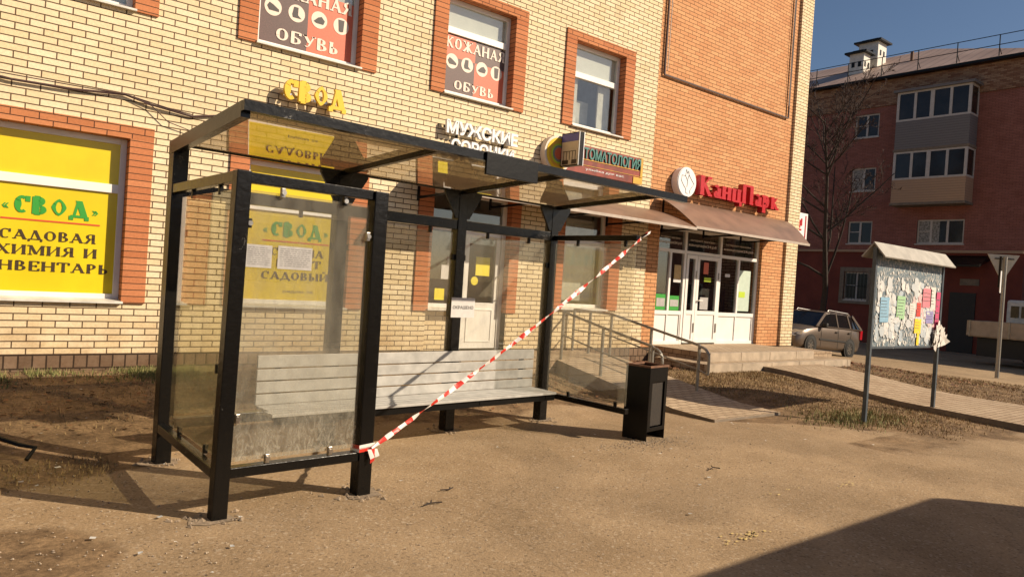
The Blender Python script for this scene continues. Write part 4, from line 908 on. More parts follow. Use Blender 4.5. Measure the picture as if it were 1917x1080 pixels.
# handrails of the ramp
def handrail(x, posts, label):
    t = thing('handrail', label, 'handrail', (0, 0, 0), group='handrails of the ramp')
    for y, zb, zt in posts: B().tube([(x, y, zb-.05), (x, y, zt)], .024, 8).build('post', M['zinc'], t)
    P = [(x, y, zt) for y, zb, zt in posts]; e = P[-1]
    loop = [(x, e[1]-.0, e[2])]+[(x, e[1]-.16*sin(a)-.02, e[2]-.02-.16*(1-cos(a))) for a in [pi/2*k/5 for k in range(6)]]+[(x, e[1]-.18, e[2]-.42)]
    B().tube(P+loop[1:], .021, 8).build('top_rail', M['zinc'], t)
    for dz in (.36,): B().tube([(x, y, zt-dz) for y, zb, zt in posts]+[(x, e[1]-.18, e[2]-.42)], .013, 6).build('mid_rail', M['zinc'], t)
handrail(9.0, [(9.30, .41, 1.16), (8.90, .41, 1.15), (8.40, .41, 1.14), (7.53, .27, .985), (6.60, .12, .82)], 'farther zinc handrail of the ramp, reaching back to the wall')
handrail(7.82, [(8.32, .41, 1.16), (7.45, .27, .99), (6.50, .12, .82)], 'nearer zinc handrail of the ramp, just behind the shelter\'s right wing')
b = B(); 
for k in range(3): b.tube([(9.02, 8.4-.05*k, .38-.08*k), (9.02, 6.7, .30-.06*k)], .008, 5)

# ------------------------------------------------------------------ notice board
nb = thing('notice_board', 'blue-grey notice board covered in torn papers on two thin posts with a ridged roof', 'notice board', (9.95, 4.5, 0))
for x in (-.10, 2.12):
    B().box(x, x+.05, 0, .05, -.1, 2.36).build('post', M['blue_steel'], nb)
B().box(-.03, 2.105, .012, .04, 1.03, 2.25).build('board', M['board'], nb)
B().box(-.04, 2.115, .004, .045, 2.25, 2.29).box(-.04, 2.115, .004, .045, 1.0, 1.03).build('frame', M['blue_steel'], nb)
b = B(); L = [(-.13, 2.235), (.03, 2.43), (.19, 2.235), (.18, 2.22), (.03, 2.405), (-.12, 2.22)]
b.hull([(-.13, a, c) for a, c in L], [(2.24, a, c) for a, c in L]); b.build('roof', M['board_roof'], nb, weld=True)
b = B()
for k in range(900):
    x = R.uniform(-.02, 2.06); z = R.triangular(1.0, 2.15, 1.35); w_, h_ = R.uniform(.004, .02), R.uniform(.005, .035); a = R.uniform(-.6, .6)
    if R.random() < .45: x = R.choice((.1, .38, .62, .95, 1.2, 1.5, 1.8))+R.gauss(0, .05)
    x = min(max(x, 0), 2.04); y = .010-R.uniform(0, .004); c_, s_ = cos(a), sin(a)
    q = [(-w_*R.uniform(.6, 1), -h_), (w_, -h_*R.uniform(.5, 1)), (w_*R.uniform(.5, 1), h_), (-w_, h_*R.uniform(.4, 1))]
    b.face([(x+u*c_-v*s_, y-.006*R.random()*(v < 0), z+u*s_+v*c_) for u, v in q])
o = b.build('paper_scraps', M['scrap'], nb); o['kind'] = 'stuff'
M['torn'] = leafy('torn_sheets', (.66, .64, .60), (.36, .42, .46)); M['torn_pink'] = leafy('torn_pink_sheets', (.66, .40, .40), (.62, .56, .52))
def torn(n, sx_, sz_, mat, nm):
    b = B()
    for _ in range(n):
        x, z = sx_(), sz_(); w_, h_ = R.uniform(.03, .09), R.uniform(.05, .13); a = R.uniform(-.15, .15); x = min(max(x, w_), 2.07-w_); z = max(z, 1.04+h_); y = .008-R.uniform(0, .005); P_ = []
        for k in range(9):
            t_ = 2*pi*k/9; e_ = (abs(cos(t_))**4+abs(sin(t_))**4)**-.25*R.uniform(.65, 1.05); u, v = w_*e_*cos(t_), h_*e_*sin(t_); P_.append((x+u*cos(a)-v*sin(a), y-(.010 if v < -.6*h_ else 0)*R.random(), z+u*sin(a)+v*cos(a)))
        b.face(P_)
    o = b.build(nm, M[mat], nb); o['kind'] = 'stuff'
torn(120, lambda: R.choice((.12, .42, .70, 1.0, 1.3, 1.55, 1.8))+R.gauss(0, .09), lambda: R.triangular(1.05, 2.05, 1.25), 'torn', 'torn_sheets')
torn(34, lambda: R.uniform(1.15, 2.0), lambda: R.uniform(1.3, 1.85), 'torn_pink', 'torn_sheets')
PC = {'blue': (.25, .45, .60), 'mint': (.35, .58, .32), 'yellowp': (.85, .62, .02), 'redp': (.62, .05, .03), 'pink': (.70, .22, .26), 'magenta': (.55, .06, .16), 'violet': (.30, .26, .50), 'whitep': (.72, .68, .62)}
for k, c in PC.items(): M[k] = plain(k+'_flyer_paper', c, .7, var=.2, scale=25)
def flyer(mat, x0, x1, z0, z1, label, lines=6, y=4.500, cut=0):
    t = thing('flyer', label, 'flyer', (9.95, y, 0), 0, 'flyers pasted on the notice board')
    t.rotation_euler = (0, R.uniform(-.02, .02), 0); b = B(); n = 6; L = [(x0+(x1-x0)*i/n, z0+(R.uniform(0, cut) if cut else 0)) for i in range(n+1)]+[(x1, z1), (x0, z1)]
    b.hull([(a, -.003, c) for a, c in L], [(a, -.001, c) for a, c in L]); b.build('sheet', M[mat], t, weld=True)
    b = B(); h = (z1-z0)/(lines+2)
    for k in range(lines):
        z = z1-h*(k+1.2); b.box(x0+.02, x1-R.uniform(.02, .08), -.005, -.004, z-h*.10, z+h*.05)
    b.build('print', M['greytext'], t)
flyer('blue', .12, .38, 1.36, 1.70, 'light blue flyer low on the left part of the notice board')
flyer('mint', .60, .86, 1.40, 1.74, 'pale green flyer left of centre on the notice board', cut=.06)
flyer('yellowp', 1.20, 1.42, 1.24, 1.45, 'yellow flyer below a red one on the notice board', 3)
flyer('redp', 1.26, 1.40, 1.46, 1.66, 'narrow red flyer just above the yellow one', 3)
flyer('pink', 1.42, 1.72, 1.62, 1.90, 'pink poster at upper right of the notice board', 3)
flyer('magenta', 1.90, 2.04, 1.30, 1.88, 'tall crimson flyer at the board\'s right edge', 4)
flyer('violet', 1.62, 1.88, 1.34, 1.52, 'violet flyer with a yellow band low on the right of the board', 3)
flyer('whitep', 1.72, 1.90, 1.56, 1.90, 'white flyer between the pink and crimson sheets', 5)
flyer('whitep', 1.00, 1.18, 1.40, 1.66, 'white flyer just left of the red one', 6, cut=.05)
flyer('yellowp', 1.32, 1.40, 1.05, 1.22, 'small yellow strip at the bottom of the notice board', 1)
# plastic bag of torn papers hanging at the right post
b = B()
for k in range(46):
    c = Vector((11.98+R.gauss(0, .09), 4.465+R.gauss(0, .012), 1.17+R.gauss(0, .07))); q = [c+Vector((sx_*R.uniform(.02, .08), R.uniform(-.02, .02), sz_*R.uniform(.02, .09))) for sx_, sz_ in ((-1, -1), (1, -1), (1, 1), (-1, 1))]; b.face(q)
b.face([Vector((12.1, 4.46, 1.20)), Vector((12.36, 4.44, 1.10)), Vector((12.28, 4.47, 1.05)), Vector((12.06, 4.46, 1.02))])
tag(b.build('torn_paper', M['whitep']), 'bunch of loose torn white paper hanging off the board\'s lower right corner', 'paper')

# ------------------------------------------------------------------ road sign seen from behind
rs = thing('road_sign', 'inverted triangular road sign seen from behind on a tall thin post', 'road sign', (23.2, 7.1, gz(23.2, 7.1)))
B().tube([(0, 0, -.1), (0, 0, 3.35)], .055, 10).build('post', M['zinc'], rs)
a_ = .40; c0, s0 = cos(radians(-45)), sin(radians(-45))
tri = [(-.42, 3.42), (.42, 3.42), (0, 2.66)]
b = B(); b.hull([(u*c0+.06, u*s0+.06, z) for u, z in tri], [(u*c0+.08, u*s0+.08, z) for u, z in tri]); b.build('sign_plate', M['board_roof'], rs, weld=True)
B().bar((-.25*c0+.03, -.25*s0+.03, 3.3), (.25*c0+.03, .25*s0+.03, 3.3), .03).box(-.30, -.25, .0, .05, 2.5, 3.35).build('bracket', M['black_matt'], rs)
B().box(-.30, -.22, -.012, .0, 2.35, 2.95).build('small_plate', M['sign_white'], rs)

# ------------------------------------------------------------------ apartment building
ap = thing('apartment_building', 'four-storey dark red brick apartment block with glazed balconies and railed metal roof', 'building', (38, 0, 0))
GB = -.42
Y0, Y1 = 10.9, 62.0; EV = 13.1
rows = [(1.75, 3.2), (4.7, 5.87), (7.45, 8.65), (10.25, 11.45)]
small = [(17.7, 18.95), (23.0, 24.2), (28.5, 29.8), (34, 35.3)]
hol = []
for ri, (z0, z1) in enumerate(rows):
    for y0, y1 in small: hol.append((y0, y1, z0, z1))
    if ri == 1: hol.append((13.4, 15.5, z0, z1))
b = B()
ys = sorted({Y0, Y1} | {h[i] for h in hol for i in (0, 1)}); zs = sorted({4.3, 11.75} | {h[i] for h in hol for i in (2, 3) if 4.3 < h[i] < 11.75})
def wallx(b, ys, zs, mi):
    for i in range(len(ys)-1):
        for j in range(len(zs)-1):
            cy, cz = (ys[i]+ys[i+1])/2, (zs[j]+zs[j+1])/2
            if any(h[0] < cy < h[1] and h[2] < cz < h[3] for h in hol): continue
            b.face([(0, ys[i+1], zs[j]), (0, ys[i], zs[j]), (0, ys[i], zs[j+1]), (0, ys[i+1], zs[j+1])], mi)
wallx(b, ys, zs, 0)
b.box(.0, 12, Y0, Y0+.001, 4.3, 11.75); b.face([(12, Y0, GB), (12, Y1, GB), (12, Y1, EV), (12, Y0, EV)])
b.build('wall', M['redbrick'], ap)
b = B(); zs2 = sorted({GB-.3, 4.3} | {h[i] for h in hol for i in (2, 3) if h[i] < 4.3}); wallx(b, ys, zs2, 0); b.box(.0, 12, Y0, Y0+.001, GB, 4.3)
o = b.build('wall', M['redplaster'], ap); o['label'] = 'plastered ground floor wall'
b = B(); b.box(-.06, 12.05, Y0-.06, Y1, 11.76, EV-.02); o = b.build('cornice', M['oldbrick'], ap); o['label'] = 'pale worn brick band under the eaves'
b = B(); b.box(-.12, 0, Y0, Y1, 4.26, 4.38); b.build('ledge', M['siding_tan'], ap)
b = B(); b.box(-.075, -.061, 17.4, 22.2, 11.76, 12.1); b.build('band', M['oldbrick'], ap)
b = B(); b.box(-.45, 12.4, Y0-.4, Y1, EV-.02, EV+.10); b.build('eaves', M['black_matt'], ap)
# hipped metal roof
b = B(); RX, RY, RZ = 6.0, 17.7, 16.25; e = EV+.102
b.face([(-.45, Y1, e), (-.45, Y0-.4, e), (RX, RY, RZ), (RX, Y1, RZ)]); b.face([(-.45, Y0-.4, e), (12.4, Y0-.4, e), (RX, RY, RZ)], uv=[(0, 0), (0, 12.85), (7, 6.4)]); b.face([(12.4, Y0-.4, e), (12.4, Y1, e), (RX, Y1, RZ), (RX, RY, RZ)])
for i, f in enumerate(b.f): pass
# seams run up the slope, so the uv's v follows y
nu = []
for k, v in enumerate(b.v): nu.append((v[0], v[1]) if not (4 <= k < 7) else (v[1], v[0]))
b.uv = nu
rf = b.build('roof', M['roofmetal'], ap)
# roof railing
b = B()
y = Y0-.3
while y < 40:
    b.tube([(-.38, y, e), (-.38, y, e+1.0)], .025, 5); b.tube([(-.38, y, e+.45), (-.05, y, e+.15)], .018, 4); y += 1.75
for z in (.55, 1.0): b.tube([(-.38, Y0-.3, e+z), (-.38, 40, e+z)], .02, 5)
b.build('roof_railing', M['black_matt'], ap)
def chimney(x, y, w, d, z0, z1):
    c = B().box(x-w/2, x+w/2, y-d/2, y+d/2, z0, z1).build('chimney', M['white_dirty'], ap)
    for k in (-1, 1): B().box(x-w/2-.01, x-w/2-.004, y+k*.18-.09, y+k*.18+.09, z1-.75, z1-.45).build('vent', M['black_matt'], c)
    for k in (-1, 1): B().box(x+k*.2-.09, x+k*.2+.09, y-d/2-.01, y-d/2-.004, z1-.75, z1-.45).build('vent', M['black_matt'], c)
    B().box(x-w/2-.2, x+w/2+.2, y-d/2-.22, y+d/2+.22, z1, z1+.10).box(x-w/2+.1, x+w/2-.1, y-d/2+.1, y+d/2-.1, z1+.1, z1+.22).build('cap', M['black_matt'], c)
chimney(2.3, 20.1, .75, .8, 13.9, 15.45); chimney(3.6, 20.05, 1.0, 1.1, 14.2, 16.35)
B().tube([(3.0, 17.6, 14.3), (3.0, 17.6, 15.3)], .09, 8).build('vent_pipe', M['rust'], ap)
M['win_frame_dull'] = plain('dull_white_frame', (.55, .50, .45), .6, var=.15)
M['dull_glass'] = plain('dim_glass', (.030, .026, .024), .12, var=.6, scale=.8, spec=.35)
M['lace'] = plain('lace_curtain', (.42, .40, .36), .9, c2=(.12, .11, .10), scale=12)
k = 0
for y0, y1, z0, z1 in hol:
    k += 1; b = B(); t_ = .07
    b.box(.06, .14, y0, y0+t_, z0, z1); b.box(.06, .14, y1-t_, y1, z0, z1); b.box(.06, .14, y0+t_, y1-t_, z0, z0+t_); b.box(.06, .14, y0+t_, y1-t_, z1-t_, z1)
    ms = [(y0+y1)/2] if y1-y0 < 1.6 else [y0+(y1-y0)*.35, y0+(y1-y0)*.7]
    for m_ in ms: b.box(.055, .135, m_-.05, m_+.05, z0+t_, z1-t_)
    b.box(.05, .13, ms[-1]+.05, y1-t_, z0+(z1-z0)*.52-.02, z0+(z1-z0)*.52+.02)
    b.box(-.07, .06, y0-.05, y1+.05, z0-.06, z0-.002)
    f = b.build('window', M['win_frame_dull'], ap)
    B().box(.10, .11, y0+t_, y1-t_, z0+t_, z1-t_).build('pane', M['dull_glass'], f)
    if k in (3, 9, 10, 7): B().box(.088, .098, (y0+y1)/2+.05, y1-t_, z0+t_, z1-t_).build('curtain', M['lace'], f)
    if z0 < 2:
        g = B()
        g.box(-.09, -.01, y0-.22, y0-.01, z0-.2, z1+.25); g.box(-.09, -.01, y1+.01, y1+.22, z0-.2, z1+.25); g.box(-.09, -.01, y0-.01, y1+.01, z1+.02, z1+.25); g.box(-.09, -.07, y0-.01, y1+.01, z0-.2, z0-.07)
        g.build('window_surround', M['concrete_dark'], f)
        g = B()
        for i in range(7): yy = y0+(y1-y0)*(i+.5)/7; g.tube([(-.03, yy, z0), (-.03, yy, z1)], .012, 4)
        g.tube([(-.03, y0, (z0+z1)/2), (-.03, y1, (z0+z1)/2)], .012, 4); g.build('grille', M['black_matt'], f)
# glazed balconies
def balcony(z0, zs_, z1, mat, y0=13.15, y1=16.45, proj=.95, roofm=None):
    b = B(); b.box(-proj, 0, y0, y1, z0, zs_); p = b.build('balcony', M[mat], ap)
    b = B(); b.box(-proj-.04, -.0, y0-.04, y1+.04, z0-.12, z0-.001); b.build('slab', M['concrete_dark'], p)
    b = B(); n = 4; t_ = .09
    b.box(-proj, -proj+.08, y0, y1, zs_+.001, zs_+t_); b.box(-proj, -proj+.08, y0, y1, z1-t_, z1)
    for i in range(n+1):
        yy = y0+(y1-y0-.12)*i/n; b.box(-proj-.004, -proj+.076, yy, yy+(.18 if i in (2,) else .12), zs_+t_, z1-t_)
    b.box(-proj+.08, -.0, y0, y0+.08, zs_+.001, zs_+t_); b.box(-proj+.08, 0, y0, y0+.08, z1-t_, z1); b.box(-.1, 0, y0, y0+.08, zs_+t_, z1-t_)
    b.box(-proj+.08, -.0, y1-.08, y1, zs_+.001, zs_+t_); b.box(-proj+.08, 0, y1-.08, y1, z1-t_, z1)
    f = b.build('window_frame', M['win_frame_dull'], p)
    g = B(); g.box(-proj+.03, -proj+.04, y0+.05, y1-.05, zs_+.05, z1-.05); g.box(-proj+.05, -.02, y0+.03, y0+.04, zs_+.05, z1-.05); g.box(-proj+.05, -.02, y1-.04, y1-.03, zs_+.05, z1-.05)
    g.build('pane', M['dull_glass'], p)
    if roofm: B().box(-proj-.15, 0, y0-.15, y1+.15, z1+.001, z1+.12).build('balcony_roof', M[roofm], p)
balcony(9.25, 10.62, 12.05, 'siding_grey', roofm='siding_grey')
balcony(6.62, 7.75, 9.12, 'siding_tan')
for yb in (26, 37): balcony(9.25, 10.62, 12.05, 'siding_grey', yb, yb+3); balcony(6.62, 7.75, 9.12, 'siding_tan', yb, yb+3)
# porch over the stair door
b = B(); b.hull([(-1.4, 12.2, 3.55), (-1.4, 14.4, 3.55), (-1.4, 14.4, 3.65), (-1.4, 12.2, 3.65)], [(0, 12.2, 3.95), (0, 14.4, 3.95), (0, 14.4, 4.15), (0, 12.2, 4.15)])
b.build('porch_roof', M['black_matt'], ap, weld=True)
B().box(-.05, -.001, 12.7, 13.8, GB, 2.4).build('door', M['car_black'], ap); B().box(-.06, -.01, 12.6, 13.4, 2.75, 3.05).build('name_plate', M['concrete_dark'], ap)

# unseen block added beyond the right edge of the view to shade the parked truck
nbk = thing('added_shade_house', 'unseen low brick house added beyond the right edge to shade the yard', 'building', (38.5, -12, GB))
b = B(); b.box(0, 12, 0, 17.2, 0, 9.0); b.build('wall', M['redbrick'], nbk)
b = B(); b.hull([(-.4, -.4, 9.001), (12.4, -.4, 9.001), (12.4, 17.6, 9.001), (-.4, 17.6, 9.001)], [(5.9, 4, 10.8), (6.1, 4, 10.8), (6.1, 13, 10.8), (5.9, 13, 10.8)]); b.build('roof', M['roofmetal'], nbk, weld=True)
for z in (1.2, 4.0, 6.8):
    for y in (1.5, 5, 8.5, 12, 15):
        w_ = B().box(-.04, .0, y, y+1.3, z, z+1.4).build('window', M['win_frame_dull'], nbk); B().box(-.05, -.041, y+.08, y+1.22, z+.08, z+1.32).build('pane', M['dull_glass'], w_)

# ------------------------------------------------------------------ bare trees
def tree(name, x, y, H_, label, seed=3, rad=.17, spread=1.0, group=None):
    rr = random.Random(seed); t = thing(name, label, 'tree', (x, y, gz(x, y)), 0, group); tb, cb = B(), B()
    def grow(p, d, L, r, lev):
        n = 4 if lev < 2 else 3; pts = [p]; q = p
        for i in range(n):
            d = (d+Vector((rr.gauss(0, .12), rr.gauss(0, .12), rr.gauss(0, .07)+.05*(lev > 0)))).normalized(); q = q+d*(L/n); pts.append(q)
        (tb if lev < 2 else cb).tube(pts, r, 7 if lev < 2 else 3, r2=r*(.4 if lev else .15), cap=False)
        if lev >= 4: return
        kids = (20, 8, 6, 5)[lev]
        for k in range(kids):
            u = rr.uniform(.30 if lev == 0 else .2, 1); i = min(int(u*n), n-1); s_ = pts[i].lerp(pts[i+1], u*n-i)
            az = rr.uniform(0, 2*pi); tilt = rr.uniform(.5, 1.15)
            ax = d.orthogonal().normalized(); ax.rotate(Matrix.Rotation(az, 3, d)); nd = (d*cos(tilt)+ax*sin(tilt)*spread).normalized(); nd.z = nd.z*.8+.25; nd.normalize()
            grow(s_, nd, L*rr.uniform(.32, .5)*(1.15-u*.5), max(.011, r*(1-u*.6)*.45), lev+1)
    grow(Vector((0, 0, -.1)), Vector((.0, 0, 1)), H_, rad, 0)
    tb.build('trunk', M['bark'], t); cb.build('crown', M['twig'], t)
tree('bare_tree', 33, 17.5, 10.6, 'tall leafless tree in front of the red apartment block, beside the shop corner', 5, .17, 1.0, 'bare trees by the apartment block')
tree('bare_tree', 34.5, 26.5, 10, 'leafless tree farther back, mostly hidden behind the shop building', 8, .2, 1.0, 'bare trees by the apartment block')

# ------------------------------------------------------------------ car
def wheel(parent, x, y, z, r, side, wd=.19):
    w_ = B(); n = 24
    prof = [(.0, .60), (.0, .95), (.02, 1.0), (wd-.02, 1.0), (wd, .95), (wd, .60)]
    for (a0, r0), (a1, r1) in zip(prof, prof[1:]):
        for k in range(n):
            t0, t1 = 2*pi*k/n, 2*pi*(k+1)/n
            w_.face([(x+r*r0*cos(t0), y-side*a0, z+r*r0*sin(t0)), (x+r*r0*cos(t1), y-side*a0, z+r*r0*sin(t1)), (x+r*r1*cos(t1), y-side*a1, z+r*r1*sin(t1)), (x+r*r1*cos(t0), y-side*a1, z+r*r1*sin(t0))], smooth=True)
    wo = w_.build('wheel', M['tyre'], parent, weld=True)
    rb = B(); rb.disc((x, y-side*.05, z), r*.60, 'y', -side*.02, 24, 1)
    for k in range(7):
        a = 2*pi*k/7; rb.bar((x+cos(a)*.03, y-side*.015, z+sin(a)*.03), (x+cos(a)*r*.58, y-side*.02, z+sin(a)*r*.58), .035, .02, 0, (0, 1, 0))
    for k in range(24):
        t0, t1 = 2*pi*k/24, 2*pi*(k+1)/24; rb.face([(x+r*q*cos(t), y-side*.008, z+r*q*sin(t)) for q, t in ((.53, t0), (.61, t0), (.61, t1), (.53, t1))])
    rb.disc((x, y-side*.03, z), .05, 'y', side*.02, 12)
    rb.build('rim', [M['rim'], M['car_black']], wo)
def car():
    # local x runs from the front bumper (0) to the tail (4.05); y = -.84 is the near side
    cx, cy = 22.8, 12.75; c = thing('parked_car', 'bronze grey estate car parked beyond the corner of the shop building', 'car', (cx, cy+.85, -.20), radians(-3))
    c.rotation_euler = (0, radians(3.4), radians(-3)); c.scale = (1, 1, 1.05)
    hw = .83
    st = [ # x, bottom, belt height, half width, hood/top lower body z
     (0.00, .30, .52, .62), (.06, .22, .62, .72), (.25, .20, .78, .80), (.62, .20, .86, .83), (1.10, .20, .93, .84), (1.7, .20, .95, .84), (2.5, .20, .97, .84), (3.3, .20, .99, .83), (3.85, .22, .99, .80), (4.02, .30, .92, .74), (4.06, .38, .80, .70)]
    b = B(); rings = []
    for x, zb, zt, w_ in st:
        rings.append([(x, -w_*.93, zb), (x, -w_, zb+.12), (x, -w_, zb+(zt-zb)*.55), (x, -w_*.97, zt-.06), (x, -w_*.90, zt), (x, 0, zt+.035), (x, w_*.90, zt), (x, w_*.97, zt-.06), (x, w_, zb+(zt-zb)*.55), (x, w_, zb+.12), (x, w_*.93, zb)])
    for r0, r1 in zip(rings, rings[1:]):
        for k in range(len(r0)): b.face([r0[k], r0[(k+1) % 11], r1[(k+1) % 11], r1[k]], smooth=True)
    b.face(rings[0]); b.face(list(reversed(rings[-1])))
    body = b.build('body', M['car_paint'], c, weld=True)
    # cabin glass block and roof
    cs = [(1.05, .92, .93, .76), (1.75, .95, 1.40, .66), (2.0, .95, 1.455, .655), (2.9, .97, 1.47, .65), (3.45, .98, 1.43, .64), (3.98, .98, 1.02, .70)]
    g = B(); rg = []
    for x, z0, z1, w_ in cs: rg.append([(x, -.775, z0), (x, -w_, z1), (x, 0, z1+.02), (x, w_, z1), (x, .775, z0)])
    for r0, r1 in zip(rg, rg[1:]):
        for k in range(4): g.face([r0[k], r0[k+1], r1[k+1], r1[k]])
    g.build('glazing', M['car_glass'], c, weld=True)
    r = B(); top = [q for q in cs if 1.7 < q[0] < 3.5]
    pr = None
    for x, z0, z1, w_ in top:
        cur = [(x, -w_-.015, z1-.045), (x, -w_+.02, z1+.012), (x, 0, z1+.036), (x, w_-.02, z1+.012), (x, w_+.015, z1-.045)]
        if pr:
            for k in range(4): r.face([pr[k], pr[k+1], cur[k+1], cur[k]], smooth=True)
        pr = cur
    def pillar(xa, za, xb, zb, w=.07):
        for s_ in (-1, 1):
            r.bar((xa, s_*.785, za), (xb, s_*(.785-(zb-za)*.27), zb), .03, w, 0, (1, 0, 0))
    pillar(1.06, .92, 1.75, 1.41, .09); pillar(2.42, .96, 2.38, 1.45, .06); pillar(3.25, .97, 3.12, 1.45, .07); pillar(4.0, .98, 3.47, 1.43, .10)
    for s_ in (-1, 1): r.bar((1.0, s_*.80, .945), (4.0, s_*.80, .985), .04, .035)
    r.build('roof', M['car_paint'], c)
    for s_ in (-1, 1): B().tube([(1.95, s_*.60, 1.47), (2.0, s_*.60, 1.52), (3.3, s_*.59, 1.50), (3.4, s_*.59, 1.45)], .018, 6).build('roof_rack', M['metal'], c)
    # arches, sills, seams
    for x in (.72, 3.20):
        for s_ in (-1, 1):
            a = B(); a.disc((x, s_*.835, .30), .355, 'y', s_*.012, 26); a.build('wheel_arch', M['car_black'], c)
            wheel(c, x, s_*.86, .30, .30, s_)
    a = B(); a.box(-.02, .10, -.60, .60, .22, .36); a.box(-.015, .05, -.45, .45, .42, .56); a.build('grille', M['car_black'], c, bevel=.02); a = B(); a.box(4.03, 4.10, -.65, .65, .28, .44); a.build('bumper', M['car_black'], c, bevel=.02)
    for s_ in (-1, 1):
        a = B(); a.hull([(.02, s_*.42, .58), (.02, s_*.62, .55), (.20, s_*.795, .62), (.20, s_*.80, .74), (.10, s_*.60, .735), (.05, s_*.42, .69)][::s_], [(.0, s_*.42, .58), (-.01, s_*.63, .55), (.19, s_*.815, .62), (.20, s_*.815, .75), (.08, s_*.60, .76), (.03, s_*.42, .70)][::s_]); a.build('headlight', M['lampglass'], c, weld=True)
        B().box(3.90, 4.05, s_*.78-.035, s_*.78+.035, .66, .98).build('taillight', M['taillight'], c, bevel=.01)
        m_ = B(); m_.box(1.28, 1.40, s_*.93-.09, s_*.93+.09, .93, 1.06); m_.build('mirror', M['car_black'], c, bevel=.02)
        d = B()
        for x in (1.30, 2.38, 3.22): d.box(x, x+.012, s_*.842-.003, s_*.842+.003, .27, .94)
        d.box(1.2, 2.9, s_*.85-.012, s_*.85+.012, .50, .55)
        d.box(2.18, 2.34, s_*.85-.015, s_*.85+.015, .80, .83); d.box(3.02, 3.18, s_*.85-.015, s_*.85+.015, .82, .85); d.build('door_trim', M['car_black'], c)
    B().tube([(3.2, 0, 1.48), (2.9, .0, 1.85)], .006, 4).build('antenna', M['car_black'], c)
    B().box(-.03, -.021, -.26, .26, .30, .41).build('number_plate', M['sign_white'], c)
car()

# ------------------------------------------------------------------ flatbed truck and van at the right edge
tr = thing('flatbed_truck', 'old flatbed truck with low tan side boards parked in the shade by the right edge', 'truck', (31, 0, 0))
M['tan_board'] = plain('tan_side_board', (.50, .38, .26), .7, var=.25, scale=3)
b = B()
b.box(0, .05, 5.2, 10.6, .66, 1.22); b.box(2.1, 2.15, 5.2, 10.6, .66, 1.22); b.box(.05, 2.1, 10.55, 10.6, .66, 1.22); b.box(.05, 2.1, 5.2, 10.55, .62, .68)
b.build('bed', M['tan_board'], tr)
b = B()
for y in (5.3, 6.6, 7.9, 9.2, 10.5): b = B().box(-.03, -.001, y-.03, y+.03, .64, 1.23); b.build('stake', M['zinc'], tr)
B().box(.25, 1.85, 3.4, 10.3, -.1, .60).build('chassis_and_shade', M['car_black'], tr)  # black box made fuller to stand in for the shade under the bed
for y in (7.9, 3.9):
    for x, s_ in ((.1, -1), (2.05, 1)):
        w_ = B(); w_.disc((x, y, .05), .46, 'x', .25 if s_ < 0 else -.25, 24); wo = w_.build('wheel', M['tyre'], tr); B().disc((x-.006 if s_ < 0 else x+.006, y, .05), .22, 'x', -.03 if s_ < 0 else .03, 16).build('rim', M['zinc'], wo)
B().box(.0, 2.1, 3.2, 5.0, .55, 2.3).build('cab', M['white_dirty'], tr, bevel=.08)
B().box(-.03, -.001, 3.5, 4.6, 1.45, 2.05).build('cab_window', M['car_glass'], tr)
B().box(-.05, .1, 7.4, 8.4, .25, .55).build('tool_box', M['blue_steel'], tr)
vn = thing('parked_van', 'white boxy van parked behind the flatbed truck', 'van', (34, 0, 0))
B().box(0, 1.9, 5.6, 10.25, .15, 2.12).build('body', M['white_dirty'], vn, bevel=.1)
B().box(-.02, -.001, 9.80, 10.08, 1.42, 1.88).box(-.02, -.001, 9.1, 9.72, 1.42, 1.88).box(-.02, -.001, 7.6, 8.9, 1.42, 1.88).build('window', M['car_glass'], vn)
B().box(-.015, -.001, 8.84, 8.86, .3, 1.9).build('door_seam', M['car_black'], vn)
for y in (6.6, 9.3):
    for x, s_ in ((-.01, 1), (1.9, -1)): B().disc((x, y, -.06), .34, 'x', .2*s_, 22).build('wheel', M['tyre'], vn)

# ------------------------------------------------------------------ the bus whose shadow lies across the corner of the asphalt (behind the viewpoint)
bs = thing('bus', 'white city bus standing at the stop behind the viewpoint', 'bus', (0, 0, 0))
B().box(-.8, 9.75, -3.3, -.80, .35, 2.80).build('body', M['sign_white'], bs, bevel=.10)
b = B()
for x in (1.2, 2.6, 4.0, 6.6, 8.0): b.box(x, x+1.25, -.799, -.79, 1.35, 2.3)
b.build('window', M['car_glass'], bs)
B().box(5.35, 6.45, -.799, -.785, .45, 2.35).build('door', M['car_glass'], bs)
B().box(9.751, 9.76, -3.1, -1.0, 1.3, 2.45).build('windscreen', M['car_glass'], bs)
for x in (.9, 8.9-.2):
    for y, s_ in ((-.85, -1), (-3.25, 1)): B().disc((x, y, .45), .46, 'y', s_*.28, 24).build('wheel', M['tyre'], bs)

# ------------------------------------------------------------------ ground cover and litter
def blades(name, mat, n, sampler, h, wd, label, cat):
    b = B()
    for _ in range(n):
        x, y = sampler(); z = gz(x, y); a = R.uniform(0, 2*pi); hh = h*R.uniform(.4, 1.3); ln = R.gauss(0, .5)*hh
        dx, dy = cos(a)*wd, sin(a)*wd
        b.face([(x-dx, y-dy, z), (x+dx, y+dy, z), (x+ln*cos(a+1), y+ln*sin(a+1), z+hh)])
    return tag(b.build(name, M[mat]), label, cat, kind='stuff')
def near_wall():
    while True:
        x = R.uniform(-1.5, 2.6); y = R.triangular(8.4, 9.35, 9.2)
        if wob(x*1.3, y)+R.gauss(0, .3) > -.05+(.3 if x < .9 else -.2): return x, y
blades('grass', 'grass', 5200, near_wall, .06, .006, 'green grass and weeds along the foot of the cream brick wall', 'grass')
blades('grass', 'grass', 1500, lambda: (10.1+R.gauss(0, .55), 4.75+R.gauss(0, .28)), .06, .006, 'sparse green grass round the foot of the left notice board post', 'grass')
